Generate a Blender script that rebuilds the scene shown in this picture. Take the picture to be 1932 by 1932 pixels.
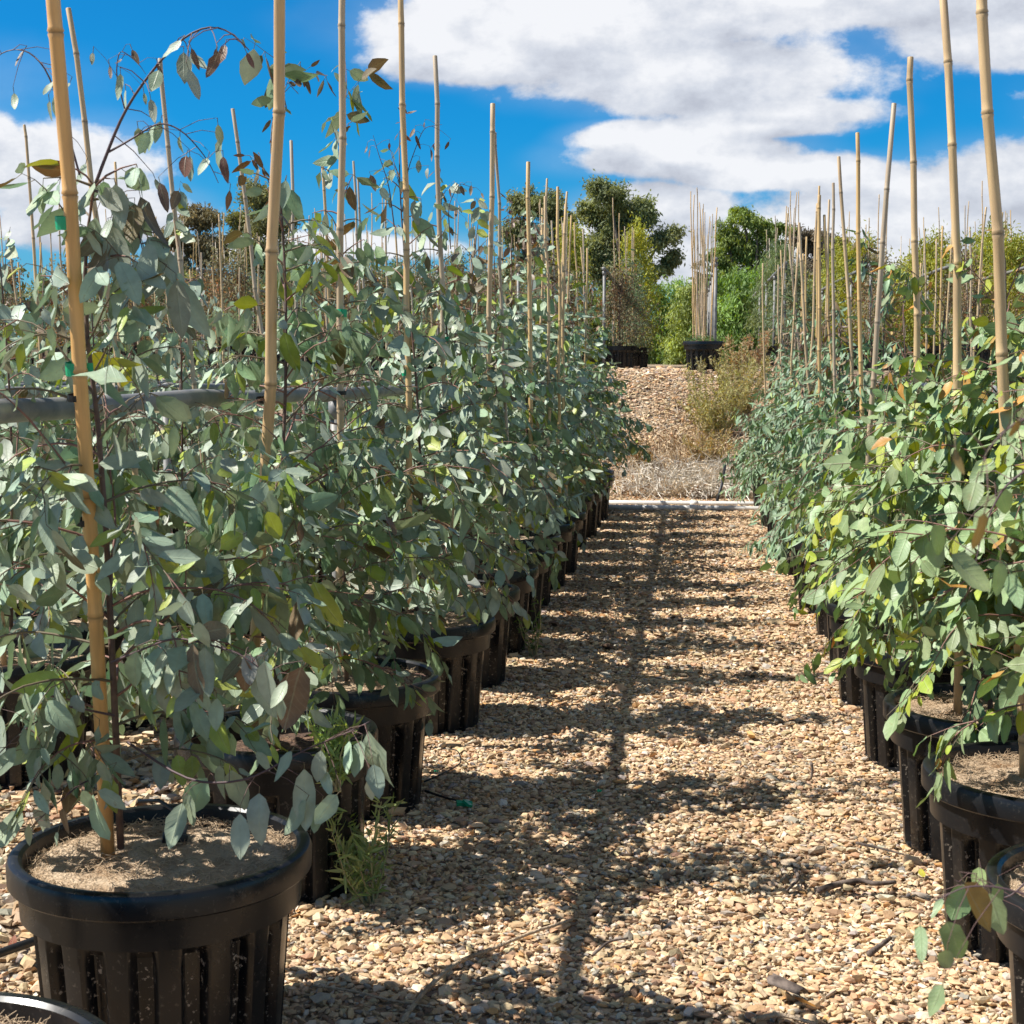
import bpy, math, random
import numpy as np
from mathutils import Vector, Matrix, Euler

C = bpy.context.scene.collection
for _o in list(bpy.data.objects):
    bpy.data.objects.remove(_o)
SC = bpy.context.scene

# ------------------------------------------------------------------ camera
H = 1.35
FPX = 2802.0                       # focal length in units where the frame is 1932 wide
PITCH = math.atan(258 / FPX)
YAW = math.atan(342 / FPX * math.cos(PITCH))
cam = bpy.data.cameras.new('camera')
cam.sensor_width = 36
cam.lens = 36 * FPX / 1932
cam.clip_start = 0.05
cam.clip_end = 5000
cam.dof.use_dof = True
cam.dof.focus_distance = 6.0
cam.dof.aperture_fstop = 20
co = bpy.data.objects.new('camera', cam)
C.objects.link(co)
co.location = (0, 0, H)
co.rotation_euler = (math.radians(90) - PITCH, 0, YAW)
SC.camera = co

# ------------------------------------------------------------------ light
SUN_DIR = Vector((1.0, 0.17, -1.28)).normalized()       # direction the light travels
SUN_EL = math.asin(-SUN_DIR.z)
SUN_AZ = math.atan2(-SUN_DIR.x, -SUN_DIR.y)
sl = bpy.data.lights.new('sun', 'SUN')
sl.energy = 5.0
sl.angle = math.radians(0.5)
sl.color = (1.0, 0.955, 0.88)
so = bpy.data.objects.new('sun', sl)
C.objects.link(so)
so.rotation_euler = SUN_DIR.to_track_quat('-Z', 'Y').to_euler()
so.location = (-10, 0, 15)
SC.view_settings.view_transform = 'Standard'
SC.view_settings.look = 'None'
SC.view_settings.exposure = 0.56
SC.view_settings.gamma = 1.0
SC.cycles.max_bounces = 8
SC.cycles.transparent_max_bounces = 8
SC.cycles.use_denoising = True


def ray(px, py):
    xc = (px - 966) / FPX
    yc = (966 - py) / FPX
    fw = np.array([-math.sin(YAW) * math.cos(PITCH), math.cos(YAW) * math.cos(PITCH), -math.sin(PITCH)])
    rt = np.array([math.cos(YAW), math.sin(YAW), 0.0])
    up = np.cross(rt, fw)
    return fw + xc * rt + yc * up


def at(px, py, Y):
    r = ray(px, py)
    return Vector((0, 0, H)) + Vector(r * (Y / r[1]))


def hit(px, py, h):
    r = ray(px, py)
    return Vector((0, 0, H)) + Vector(r * (h - H) / r[2])


# ------------------------------------------------------------------ world: sky texture with cumulus
def build_world():
    w = bpy.data.worlds.new('World')
    SC.world = w
    w.use_nodes = True
    nt = w.node_tree
    nt.nodes.clear()
    N, L = nt.nodes.new, nt.links.new

    def put(sock, v):
        if hasattr(v, 'is_output'):
            L(v, sock)
        else:
            sock.default_value = v

    def m(op, a, b=0.0, c=None, clamp=False):
        n = N('ShaderNodeMath')
        n.operation = op
        n.use_clamp = clamp
        put(n.inputs[0], a)
        put(n.inputs[1], b)
        if c is not None:
            put(n.inputs[2], c)
        return n.outputs[0]

    def sstep(v, a, b, lo=0.0, hi=1.0):
        n = N('ShaderNodeMapRange')
        n.interpolation_type = 'SMOOTHSTEP'
        put(n.inputs[0], v)
        n.inputs[1].default_value = a
        n.inputs[2].default_value = b
        n.inputs[3].default_value = lo
        n.inputs[4].default_value = hi
        return n.outputs[0]

    out = N('ShaderNodeOutputWorld')
    bg = N('ShaderNodeBackground')
    bg.inputs[1].default_value = 0.068
    L(bg.outputs[0], out.inputs[0])
    sky = N('ShaderNodeTexSky')
    sky.sky_type = 'NISHITA'
    sky.sun_disc = False
    sky.sun_elevation = SUN_EL
    sky.sun_rotation = SUN_AZ
    sky.air_density = 1.0
    sky.dust_density = 0.2
    sky.ozone_density = 4.0
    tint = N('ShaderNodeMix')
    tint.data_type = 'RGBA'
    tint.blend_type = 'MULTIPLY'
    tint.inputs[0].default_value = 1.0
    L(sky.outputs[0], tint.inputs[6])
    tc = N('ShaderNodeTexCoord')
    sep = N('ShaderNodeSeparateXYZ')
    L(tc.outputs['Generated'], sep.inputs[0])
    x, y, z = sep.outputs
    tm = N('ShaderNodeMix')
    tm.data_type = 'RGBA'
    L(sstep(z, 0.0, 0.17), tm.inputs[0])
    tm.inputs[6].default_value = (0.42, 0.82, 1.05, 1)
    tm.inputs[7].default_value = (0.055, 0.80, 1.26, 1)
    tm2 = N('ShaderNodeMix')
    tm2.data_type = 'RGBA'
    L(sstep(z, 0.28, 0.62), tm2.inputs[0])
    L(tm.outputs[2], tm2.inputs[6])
    tm2.inputs[7].default_value = (0.50, 0.60, 0.68, 1)  # unseen upper sky greyed and dimmed by tint, to lessen blue fill light
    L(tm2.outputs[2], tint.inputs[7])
    ys = m('MAXIMUM', m('ABSOLUTE', y), 0.08)
    u = m('DIVIDE', x, ys)
    v = m('DIVIDE', z, ys)
    uv = N('ShaderNodeCombineXYZ')
    L(u, uv.inputs[0])
    L(v, uv.inputs[1])
    back = m('LESS_THAN', y, 0.0)
    L(m('MULTIPLY', back, 7.3), uv.inputs[2])

    def fbm(scale, detail, rough, off=(0, 0, 0), stretch=(1, 1.55, 1)):
        mp = N('ShaderNodeMapping')
        L(uv.outputs[0], mp.inputs[0])
        mp.inputs['Scale'].default_value = stretch
        mp.inputs['Location'].default_value = off
        n = N('ShaderNodeTexNoise')
        n.inputs['Scale'].default_value = scale
        n.inputs['Detail'].default_value = detail
        n.inputs['Roughness'].default_value = rough
        L(mp.outputs[0], n.inputs['Vector'])
        return n.outputs[0]
    # cloud banks: centre and half sizes, as directions over the place
    blobs = [(930, 110, 240, 62), (1130, 40, 430, 95), (1050, 60, 330, 90), (1330, 150, 330, 92), (1480, 215, 200, 40), (830, 90, 130, 45),
             (1170, 262, 120, 38), (1300, 295, 260, 55), (1500, 325, 260, 42), (1420, 240, 200, 34),
             (1750, -5, 360, 78), (1930, 60, 260, 85), (1560, -30, 240, 60), (1900, 350, 230, 100), (1760, 420, 320, 105), (1650, 345, 180, 36),
             (1500, 480, 330, 80), (1225, 400, 150, 60), (1240, 470, 190, 90), (70, 330, 230, 105), (170, 420, 240, 70), (-30, 250, 80, 50),
             (560, 470, 330, 36), (-500, 200, 500, 150), (2500, 250, 500, 200)]
    def field_at(vv):
        field = None
        for (px, py, rx, ry) in blobs:
            c = ray(px, py)
            cx, cy = c[0] / c[1], c[2] / c[1]
            rxx, ryy = rx / FPX * 1.06, ry / FPX * 1.03
            du = m('DIVIDE', m('SUBTRACT', u, cx), rxx)
            dv = m('DIVIDE', m('SUBTRACT', vv, cy), ryy)
            dv = m('MAXIMUM', dv, m('MULTIPLY', dv, -1.25))     # flat undersides
            d = m('SQRT', m('ADD', m('MULTIPLY', du, du), m('MULTIPLY', dv, dv)))
            d = m('SUBTRACT', 1.0, d)
            if field is None:
                field = d
            else:
                n = N('ShaderNodeMath')
                n.operation = 'SMOOTH_MAX'
                put(n.inputs[0], field)
                put(n.inputs[1], d)
                n.inputs[2].default_value = 0.15
                field = n.outputs[0]
        return field
    field = field_at(v)
    up_f = field_at(m('ADD', v, 0.016))
    base_grey = m('MULTIPLY', m('SUBTRACT', up_f, field), 0.62)   # more cloud overhead = greyer base
    generic = m('MULTIPLY', m('SUBTRACT', fbm(1.1, 3, 0.5, (3.1, 1.7, 0)), 0.56), 3.0)
    far_off = m('MAXIMUM', back, m('GREATER_THAN', m('ABSOLUTE', u), 1.1))
    field = m('ADD', m('MULTIPLY', field, m('SUBTRACT', 1.0, far_off)), m('MULTIPLY', generic, far_off))
    field = m('MINIMUM', field, 0.6)
    n1 = fbm(7.5, 9, 0.62)
    n1b = fbm(7.5, 9, 0.62, (0.012, 0.05, 0))       # the same noise a step towards the sun
    n2 = fbm(3.2, 4, 0.55, (5.0, 2.0, 1.0))
    n3 = fbm(17.0, 8, 0.6, (1.0, 4.0, 0), (1, 1.35, 1))
    dens = m('ADD', field, m('MULTIPLY', m('SUBTRACT', n1, 0.50), 1.25))
    dens = m('ADD', dens, m('MULTIPLY', m('SUBTRACT', n3, 0.5), 0.8))
    dens = m('ADD', dens, m('MULTIPLY', m('SUBTRACT', n2, 0.5), 0.5))
    alpha = sstep(dens, -0.06, 0.26)
    alpha = m('MULTIPLY', alpha, 0.97)
    wisp = sstep(m('ADD', field, m('MULTIPLY', m('SUBTRACT', n2, 0.5), 2.0)), -0.35, 0.85, 0.0, 0.34)
    alpha = m('MAXIMUM', alpha, wisp)
    above = m('GREATER_THAN', z, -0.02)
    alpha = m('MULTIPLY', alpha, above)
    light = m('MULTIPLY', m('SUBTRACT', n1, n1b), 3.2)
    thick = sstep(dens, 0.25, 1.0, 0.0, 0.10)
    shade = m('ADD', m('SUBTRACT', 0.66, thick), light)
    shade = m('SUBTRACT', shade, base_grey)
    shade = m('ADD', shade, m('MULTIPLY', m('SUBTRACT', n3, 0.5), 0.9))
    shade = m('ADD', shade, m('MULTIPLY', m('SUBTRACT', n2, 0.5), 0.9), None, True)
    ramp = N('ShaderNodeValToRGB')
    L(shade, ramp.inputs[0])
    e = ramp.color_ramp.elements
    e[0].position = 0.1
    e[0].color = (5.3, 5.6, 6.4, 1)
    e[1].position = 1.0
    e[1].color = (9.3, 9.4, 9.7, 1)
    em = ramp.color_ramp.elements.new(0.5)
    em.color = (6.9, 7.25, 8.0, 1)
    mx = N('ShaderNodeMix')
    mx.data_type = 'RGBA'
    L(alpha, mx.inputs[0])
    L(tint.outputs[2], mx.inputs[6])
    L(ramp.outputs[0], mx.inputs[7])
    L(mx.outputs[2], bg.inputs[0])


build_world()

# ------------------------------------------------------------------ helpers
RS = np.random.RandomState(7)
random.seed(11)


def tag(o, label=None, cat=None, group=None, kind=None):
    if label:
        o['label'] = label
    if cat:
        o['category'] = cat
    if group:
        o['group'] = group
    if kind:
        o['kind'] = kind
    return o


def mesh_np(name, V, F, col=None, smooth=False, mat=None, midx=None):
    """V (n,3); F list of int arrays, each (k,3) or (k,4)."""
    me = bpy.data.meshes.new(name)
    V = np.asarray(V, dtype=np.float32)
    F = [np.asarray(f, dtype=np.int32) for f in F if len(f)]
    me.vertices.add(len(V))
    me.vertices.foreach_set('co', V.ravel())
    nl = sum(f.size for f in F)
    npol = sum(len(f) for f in F)
    me.loops.add(nl)
    me.loops.foreach_set('vertex_index', np.concatenate([f.ravel() for f in F]))
    tot = np.concatenate([np.full(len(f), f.shape[1], dtype=np.int32) for f in F])
    st = np.concatenate([[0], np.cumsum(tot)[:-1]]).astype(np.int32)
    me.polygons.add(npol)
    me.polygons.foreach_set('loop_start', st)
    me.polygons.foreach_set('loop_total', tot)
    if midx is not None:
        me.polygons.foreach_set('material_index', np.asarray(midx, dtype=np.int32))
    me.polygons.foreach_set('use_smooth', np.full(npol, bool(smooth)))
    me.update(calc_edges=True)
    if col is not None:
        a = me.color_attributes.new('Col', 'FLOAT_COLOR', 'POINT')
        c4 = np.ones((len(V), 4), dtype=np.float32)
        c4[:, :3] = col
        a.data.foreach_set('color', c4.ravel())
    if mat:
        for mm in (mat if isinstance(mat, (list, tuple)) else [mat]):
            me.materials.append(mm)
    return me


def obj(name, me, parent=None, loc=None, rot=None, scale=None):
    o = bpy.data.objects.new(name, me)
    C.objects.link(o)
    if parent is not None:
        o.parent = parent
    if loc is not None:
        o.location = loc
    if rot is not None:
        o.rotation_euler = rot
    if scale is not None:
        o.scale = scale
    return o


class G:
    """collects vertices, quads and triangles"""

    def __init__(s):
        s.v, s.q, s.t, s.c, s.n = [], [], [], [], 0
        s.u = []

    def add(s, V, Q=None, T=None, col=None):
        V = np.asarray(V, dtype=np.float64).reshape(-1, 3)
        if Q is not None and len(Q):
            s.q.append(np.asarray(Q) + s.n)
        if T is not None and len(T):
            s.t.append(np.asarray(T) + s.n)
        s.v.append(V)
        if col is not None:
            col = np.asarray(col, dtype=np.float64)
            s.c.append(np.broadcast_to(col, (len(V), 3)) if col.ndim == 1 else col)
        s.n += len(V)

    def tube(s, P, R, sides=6, col=None, cap=True):
        P = np.asarray(P, dtype=np.float64)
        n = len(P)
        R = np.broadcast_to(np.asarray(R, dtype=np.float64), (n,))
        T = np.gradient(P, axis=0)
        T /= np.linalg.norm(T, axis=1)[:, None] + 1e-9
        ref = np.array([0, 0, 1.0]) if abs(T[0][2]) < 0.8 else np.array([1.0, 0, 0])
        A = np.cross(T, ref)
        A /= np.linalg.norm(A, axis=1)[:, None] + 1e-9
        B = np.cross(T, A)
        th = np.linspace(0, 2 * math.pi, sides, endpoint=False)
        V = P[:, None, :] + R[:, None, None] * (A[:, None, :] * np.cos(th)[None, :, None] + B[:, None, :] * np.sin(th)[None, :, None])
        i = np.arange(n - 1)[:, None] * sides
        j = np.arange(sides)[None, :]
        k = (j + 1) % sides
        Q = np.stack([i + j, i + k, i + sides + k, i + sides + j], -1).reshape(-1, 4)
        V = V.reshape(-1, 3)
        Tt = []
        if cap:
            V = np.vstack([V, P[0], P[-1]])
            a, b = n * sides, n * sides + 1
            jj = np.arange(sides)
            kk = (jj + 1) % sides
            Tt = np.vstack([np.stack([np.full(sides, a), kk, jj], -1),
                            np.stack([np.full(sides, b), (n - 1) * sides + jj, (n - 1) * sides + kk], -1)])
        s.add(V, Q, Tt, col)

    def box(s, c, d, rot=None, col=None):
        x, y, z = [q / 2 for q in d]
        V = np.array([[-x, -y, -z], [x, -y, -z], [x, y, -z], [-x, y, -z], [-x, -y, z], [x, -y, z], [x, y, z], [-x, y, z]])
        if rot is not None:
            V = V @ np.array(Euler(rot).to_matrix()).T
        s.add(V + np.array(c), [[0, 3, 2, 1], [4, 5, 6, 7], [0, 1, 5, 4], [1, 2, 6, 5], [2, 3, 7, 6], [3, 0, 4, 7]], None, col)

    def lathe(s, prof, seg=48, rfun=None, col=None):
        """prof: list of (r, z); rfun(theta, r, z) may modulate r"""
        th = np.linspace(0, 2 * math.pi, seg, endpoint=False)
        V = []
        for (r, z) in prof:
            rr = np.full(seg, r) if rfun is None else rfun(th, r, z)
            V.append(np.stack([rr * np.cos(th), rr * np.sin(th), np.full(seg, z)], -1))
        V = np.concatenate(V)
        n = len(prof)
        i = np.arange(n - 1)[:, None] * seg
        j = np.arange(seg)[None, :]
        k = (j + 1) % seg
        s.add(V, np.stack([i + j, i + k, i + seg + k, i + seg + j], -1).reshape(-1, 4), None, col)

    def mesh(s, name, mat, smooth=False):
        F = []
        if s.q:
            F.append(np.concatenate(s.q))
        if s.t:
            F.append(np.concatenate(s.t))
        me = mesh_np(name, np.concatenate(s.v), F, np.concatenate(s.c) if s.c else None, smooth, mat)
        if s.u:
            a = me.color_attributes.new('LUV', 'FLOAT_COLOR', 'POINT')
            u4 = np.ones((len(me.vertices), 4), dtype=np.float32)
            u4[:, :3] = np.concatenate(s.u)
            a.data.foreach_set('color', u4.ravel())
        return me


# ------------------------------------------------------------------ materials
def mat(name, base=(0.5, 0.5, 0.5), rough=0.6, attr=False, rnd=0.0, noise=None, bump=None, spec=0.5, transl=0.0, metal=0.0, hue_rnd=0.0):
    m = bpy.data.materials.new(name)
    m.use_nodes = True
    nt = m.node_tree
    b = nt.nodes['Principled BSDF']
    N, L = nt.nodes.new, nt.links.new
    b.inputs['Roughness'].default_value = rough
    b.inputs['Metallic'].default_value = metal
    b.inputs['Specular IOR Level'].default_value = spec
    b.inputs['Base Color'].default_value = (*base, 1)
    cur = None
    if attr:
        a = N('ShaderNodeAttribute')
        a.attribute_name = 'Col'
        cur = a.outputs['Color']
    tc = N('ShaderNodeTexCoord')
    if noise:
        col2, sc, lo, hi = noise[:4]
        n = N('ShaderNodeTexNoise')
        n.inputs['Scale'].default_value = sc
        n.inputs['Detail'].default_value = 6
        n.inputs['Roughness'].default_value = 0.65
        L(tc.outputs['Object'], n.inputs['Vector'])
        mr = N('ShaderNodeMapRange')
        mr.inputs[1].default_value = lo
        mr.inputs[2].default_value = hi
        L(n.outputs[0], mr.inputs[0])
        mx = N('ShaderNodeMix')
        mx.data_type = 'RGBA'
        L(mr.outputs[0], mx.inputs[0])
        if cur is not None:
            L(cur, mx.inputs[6])
        else:
            mx.inputs[6].default_value = (*base, 1)
        mx.inputs[7].default_value = (*col2, 1)
        cur = mx.outputs[2]
    if rnd or hue_rnd:
        oi = N('ShaderNodeObjectInfo')
        hs = N('ShaderNodeHueSaturation')
        mr = N('ShaderNodeMapRange')
        L(oi.outputs['Random'], mr.inputs[0])
        mr.inputs[3].default_value = 1 - rnd
        mr.inputs[4].default_value = 1 + rnd
        L(mr.outputs[0], hs.inputs['Value'])
        if hue_rnd:
            mh = N('ShaderNodeMapRange')
            w = N('ShaderNodeMath')
            w.operation = 'FRACT'
            w2 = N('ShaderNodeMath')
            w2.operation = 'MULTIPLY'
            w2.inputs[1].default_value = 7.31
            L(oi.outputs['Random'], w2.inputs[0])
            L(w2.outputs[0], w.inputs[0])
            L(w.outputs[0], mh.inputs[0])
            mh.inputs[3].default_value = 1 - hue_rnd
            mh.inputs[4].default_value = 1 + hue_rnd * 0.3
            L(mh.outputs[0], hs.inputs['Saturation'])
        if cur is not None:
            L(cur, hs.inputs['Color'])
        else:
            hs.inputs['Color'].default_value = (*base, 1)
        cur = hs.outputs[0]
    if cur is not None:
        L(cur, b.inputs['Base Color'])
    if bump:
        sc, st = bump[:2]
        n = N('ShaderNodeTexNoise')
        n.inputs['Scale'].default_value = sc
        n.inputs['Detail'].default_value = 5
        L(tc.outputs['Object'], n.inputs['Vector'])
        bp = N('ShaderNodeBump')
        bp.inputs['Strength'].default_value = st
        bp.inputs['Distance'].default_value = bump[2] if len(bump) > 2 else 0.01
        L(n.outputs[0], bp.inputs['Height'])
        L(bp.outputs[0], b.inputs['Normal'])
    if transl:
        t = N('ShaderNodeBsdfTranslucent')
        if cur is not None:
            hs = N('ShaderNodeHueSaturation')
            hs.inputs['Saturation'].default_value = 1.55
            hs.inputs['Hue'].default_value = 0.472
            hs.inputs['Value'].default_value = 1.25
            L(cur, hs.inputs['Color'])
            L(hs.outputs[0], t.inputs[0])
        else:
            t.inputs[0].default_value = (*base, 1)
        ms = N('ShaderNodeMixShader')
        ms.inputs[0].default_value = transl
        L(b.outputs[0], ms.inputs[1])
        L(t.outputs[0], ms.inputs[2])
        L(ms.outputs[0], nt.nodes['Material Output'].inputs[0])
    return m


M = {}
M['leaf'] = mat('gum leaf', attr=True, rough=0.44, transl=0.14, rnd=0.06, spec=0.4)


def add_veins(m):
    nt = m.node_tree
    N, L = nt.nodes.new, nt.links.new
    at_ = N('ShaderNodeAttribute')
    at_.attribute_name = 'LUV'
    sp = N('ShaderNodeSeparateColor')
    L(at_.outputs['Color'], sp.inputs[0])

    def mt(op, a, b=0.0, clamp=False):
        n = N('ShaderNodeMath')
        n.operation = op
        n.use_clamp = clamp
        for k, q in enumerate((a, b)):
            if hasattr(q, 'is_output'):
                L(q, n.inputs[k])
            else:
                n.inputs[k].default_value = q
        return n.outputs[0]
    t, w, r = sp.outputs
    fr = mt('FRACT', mt('SUBTRACT', mt('MULTIPLY', t, 8.0), mt('MULTIPLY', w, 1.5)))
    side = mt('SUBTRACT', 1.0, mt('DIVIDE', mt('ABSOLUTE', mt('SUBTRACT', fr, 0.5)), 0.13), True)
    mid = mt('SUBTRACT', 1.0, mt('DIVIDE', w, 0.10), True)
    v = mt('ADD', mt('MULTIPLY', side, 0.28), mid, True)
    b = nt.nodes['Principled BSDF']
    src = b.inputs['Base Color'].links[0].from_socket
    mx = N('ShaderNodeMix')
    mx.data_type = 'RGBA'
    L(mt('MULTIPLY', v, 0.42), mx.inputs[0])
    L(src, mx.inputs[6])
    mx.inputs[7].default_value = (0.44, 0.47, 0.30, 1)
    tc = N('ShaderNodeTexCoord')
    no = N('ShaderNodeTexNoise')
    no.inputs['Scale'].default_value = 55
    no.inputs['Detail'].default_value = 5
    L(tc.outputs['Object'], no.inputs['Vector'])
    # brown blotches and a bloom that is patchy
    bl = N('ShaderNodeMapRange')
    L(no.outputs[0], bl.inputs[0])
    bl.inputs[1].default_value = 0.66
    bl.inputs[2].default_value = 0.74
    bl.inputs[4].default_value = 0.6
    m2 = N('ShaderNodeMix')
    m2.data_type = 'RGBA'
    L(bl.outputs[0], m2.inputs[0])
    L(mx.outputs[2], m2.inputs[6])
    m2.inputs[7].default_value = (0.20, 0.12, 0.06, 1)
    hs = N('ShaderNodeHueSaturation')
    mr = N('ShaderNodeMapRange')
    L(no.outputs[0], mr.inputs[0])
    mr.inputs[1].default_value = 0.3
    mr.inputs[2].default_value = 0.7
    mr.inputs[3].default_value = 0.84
    mr.inputs[4].default_value = 1.14
    L(mr.outputs[0], hs.inputs['Value'])
    L(m2.outputs[2], hs.inputs['Color'])
    # upper side of the blade is deeper green than the bloomy underside
    ge = N('ShaderNodeNewGeometry')
    dk = N('ShaderNodeMix')
    dk.data_type = 'RGBA'
    dk.blend_type = 'MULTIPLY'
    L(ge.outputs['Backfacing'], dk.inputs[0])
    L(hs.outputs[0], dk.inputs[6])
    dk.inputs[7].default_value = (0.64, 0.75, 0.56, 1)
    L(dk.outputs[2], b.inputs['Base Color'])
    bp = N('ShaderNodeBump')
    bp.inputs['Strength'].default_value = 0.5
    bp.inputs['Distance'].default_value = 0.0015
    L(v, bp.inputs['Height'])
    L(bp.outputs[0], b.inputs['Normal'])


add_veins(M['leaf'])
M['leaf_far'] = mat('foliage', attr=True, rough=0.6, transl=0.34, rnd=0.12, spec=0.3)
M['bark'] = mat('sapling bark', (0.11, 0.065, 0.055), 0.7, noise=((0.20, 0.13, 0.09), 30, 0.4, 0.7), bump=(90, 0.4, 0.002))
M['twig'] = mat('twig', attr=True, rough=0.6)
M['stone'] = mat('gravel stones', attr=True, rough=0.8, bump=(160, 0.5, 0.003), spec=0.25)
M['coir'] = mat('coir mat', (0.56, 0.43, 0.30), 0.95, noise=((0.24, 0.135, 0.065), 5.5, 0.52, 0.68), bump=(120, 1.0, 0.012), spec=0.1)
M['fibre'] = mat('coir fibre', attr=True, rough=0.9, spec=0.1)
M['mulch'] = mat('dark potting mix', (0.10, 0.06, 0.04), 0.95, noise=((0.26, 0.15, 0.09), 45, 0.5, 0.65), bump=(60, 1.0, 0.02))
M['green_tie'] = mat('green tie', (0.0, 0.36, 0.16), 0.4, spec=0.6)
M['black_tie'] = mat('black tie', (0.015, 0.014, 0.014), 0.5)
M['galv'] = mat('galvanised pipe', (0.26, 0.25, 0.235), 0.55, metal=0.1, noise=((0.12, 0.13, 0.14), 9, 0.4, 0.7), bump=(40, 0.12, 0.002))
M['pvc'] = mat('white pvc', (0.78, 0.77, 0.74), 0.4, noise=((0.55, 0.50, 0.42), 6, 0.55, 0.8))
M['poly'] = mat('black poly pipe', (0.02, 0.02, 0.022), 0.45)
M['straw'] = mat('dry grass', attr=True, rough=0.85, spec=0.15)
M['treebark'] = mat('tree bark', (0.22, 0.17, 0.13), 0.9, noise=((0.10, 0.075, 0.06), 3, 0.4, 0.65), bump=(6, 0.8, 0.05))
M['debris'] = mat('weathered wood', (0.22, 0.17, 0.14), 0.85, noise=((0.05, 0.035, 0.03), 20, 0.4, 0.6), bump=(60, 0.7, 0.004))


def pot_material():
    m = mat('black pot plastic', (0.012, 0.012, 0.014), 0.38, spec=0.42)
    nt = m.node_tree
    N, L = nt.nodes.new, nt.links.new
    b = nt.nodes['Principled BSDF']
    tc = N('ShaderNodeTexCoord')
    # lime flecks and dust sticking in the flutes
    n = N('ShaderNodeTexNoise')
    n.inputs['Scale'].default_value = 75
    n.inputs['Detail'].default_value = 7
    n.inputs['Roughness'].default_value = 0.72
    L(tc.outputs['Object'], n.inputs['Vector'])
    r = N('ShaderNodeMapRange')
    r.inputs[1].default_value = 0.585
    r.inputs[2].default_value = 0.62
    L(n.outputs[0], r.inputs[0])
    a = N('ShaderNodeAttribute')
    a.attribute_name = 'Col'
    mu = N('ShaderNodeMath')
    mu.operation = 'MULTIPLY'
    L(r.outputs[0], mu.inputs[0])
    L(a.outputs['Fac'], mu.inputs[1])
    n2 = N('ShaderNodeTexNoise')
    n2.inputs['Scale'].default_value = 6
    n2.inputs['Detail'].default_value = 8
    L(tc.outputs['Object'], n2.inputs['Vector'])
    r2 = N('ShaderNodeMapRange')
    r2.inputs[1].default_value = 0.4
    r2.inputs[2].default_value = 0.8
    r2.inputs[4].default_value = 0.55
    L(n2.outputs[0], r2.inputs[0])
    mx0 = N('ShaderNodeMix')
    mx0.data_type = 'RGBA'
    L(r2.outputs[0], mx0.inputs[0])
    mx0.inputs[6].default_value = (0.007, 0.0075, 0.009, 1)
    mx0.inputs[7].default_value = (0.022, 0.020, 0.019, 1)
    mx = N('ShaderNodeMix')
    mx.data_type = 'RGBA'
    L(mu.outputs[0], mx.inputs[0])
    L(mx0.outputs[2], mx.inputs[6])
    mx.inputs[7].default_value = (0.42, 0.36, 0.29, 1)
    L(mx.outputs[2], b.inputs['Base Color'])
    r3 = N('ShaderNodeMapRange')
    L(n2.outputs[0], r3.inputs[0])
    r3.inputs[1].default_value = 0.35
    r3.inputs[2].default_value = 0.7
    r3.inputs[3].default_value = 0.22
    r3.inputs[4].default_value = 0.46
    L(r3.outputs[0], b.inputs['Roughness'])
    return m


M['pot'] = pot_material()


def bamboo_material():
    m = bpy.data.materials.new('bamboo')
    m.use_nodes = True
    nt = m.node_tree
    N, L = nt.nodes.new, nt.links.new
    b = nt.nodes['Principled BSDF']
    b.inputs['Roughness'].default_value = 0.42
    oi = N('ShaderNodeObjectInfo')
    ramp = N('ShaderNodeValToRGB')
    L(oi.outputs['Random'], ramp.inputs[0])
    e = ramp.color_ramp.elements
    e[0].color = (0.74, 0.48, 0.19, 1)
    e[1].color = (0.46, 0.385, 0.30, 1)
    for p, c in ((0.35, (0.70, 0.48, 0.24, 1)), (0.7, (0.62, 0.46, 0.28, 1))):
        x = ramp.color_ramp.elements.new(p)
        x.color = c
    tc = N('ShaderNodeTexCoord')
    mp = N('ShaderNodeMapping')
    mp.inputs['Scale'].default_value = (30, 30, 2.2)
    L(tc.outputs['Object'], mp.inputs[0])
    n = N('ShaderNodeTexNoise')
    n.inputs['Scale'].default_value = 2.0
    n.inputs['Detail'].default_value = 7
    L(mp.outputs[0], n.inputs['Vector'])
    mr = N('ShaderNodeMapRange')
    mr.inputs[1].default_value = 0.42
    mr.inputs[2].default_value = 0.75
    mr.inputs[4].default_value = 0.68
    L(n.outputs[0], mr.inputs[0])
    mx = N('ShaderNodeMix')
    mx.data_type = 'RGBA'
    L(mr.outputs[0], mx.inputs[0])
    L(ramp.outputs[0], mx.inputs[6])
    mx.inputs[7].default_value = (0.30, 0.20, 0.12, 1)
    a = N('ShaderNodeAttribute')
    a.attribute_name = 'Col'
    mu = N('ShaderNodeMix')
    mu.data_type = 'RGBA'
    mu.blend_type = 'MULTIPLY'
    mu.inputs[0].default_value = 1
    L(mx.outputs[2], mu.inputs[6])
    L(a.outputs['Color'], mu.inputs[7])
    L(mu.outputs[2], b.inputs['Base Color'])
    return m


M['bamboo'] = bamboo_material()


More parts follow.
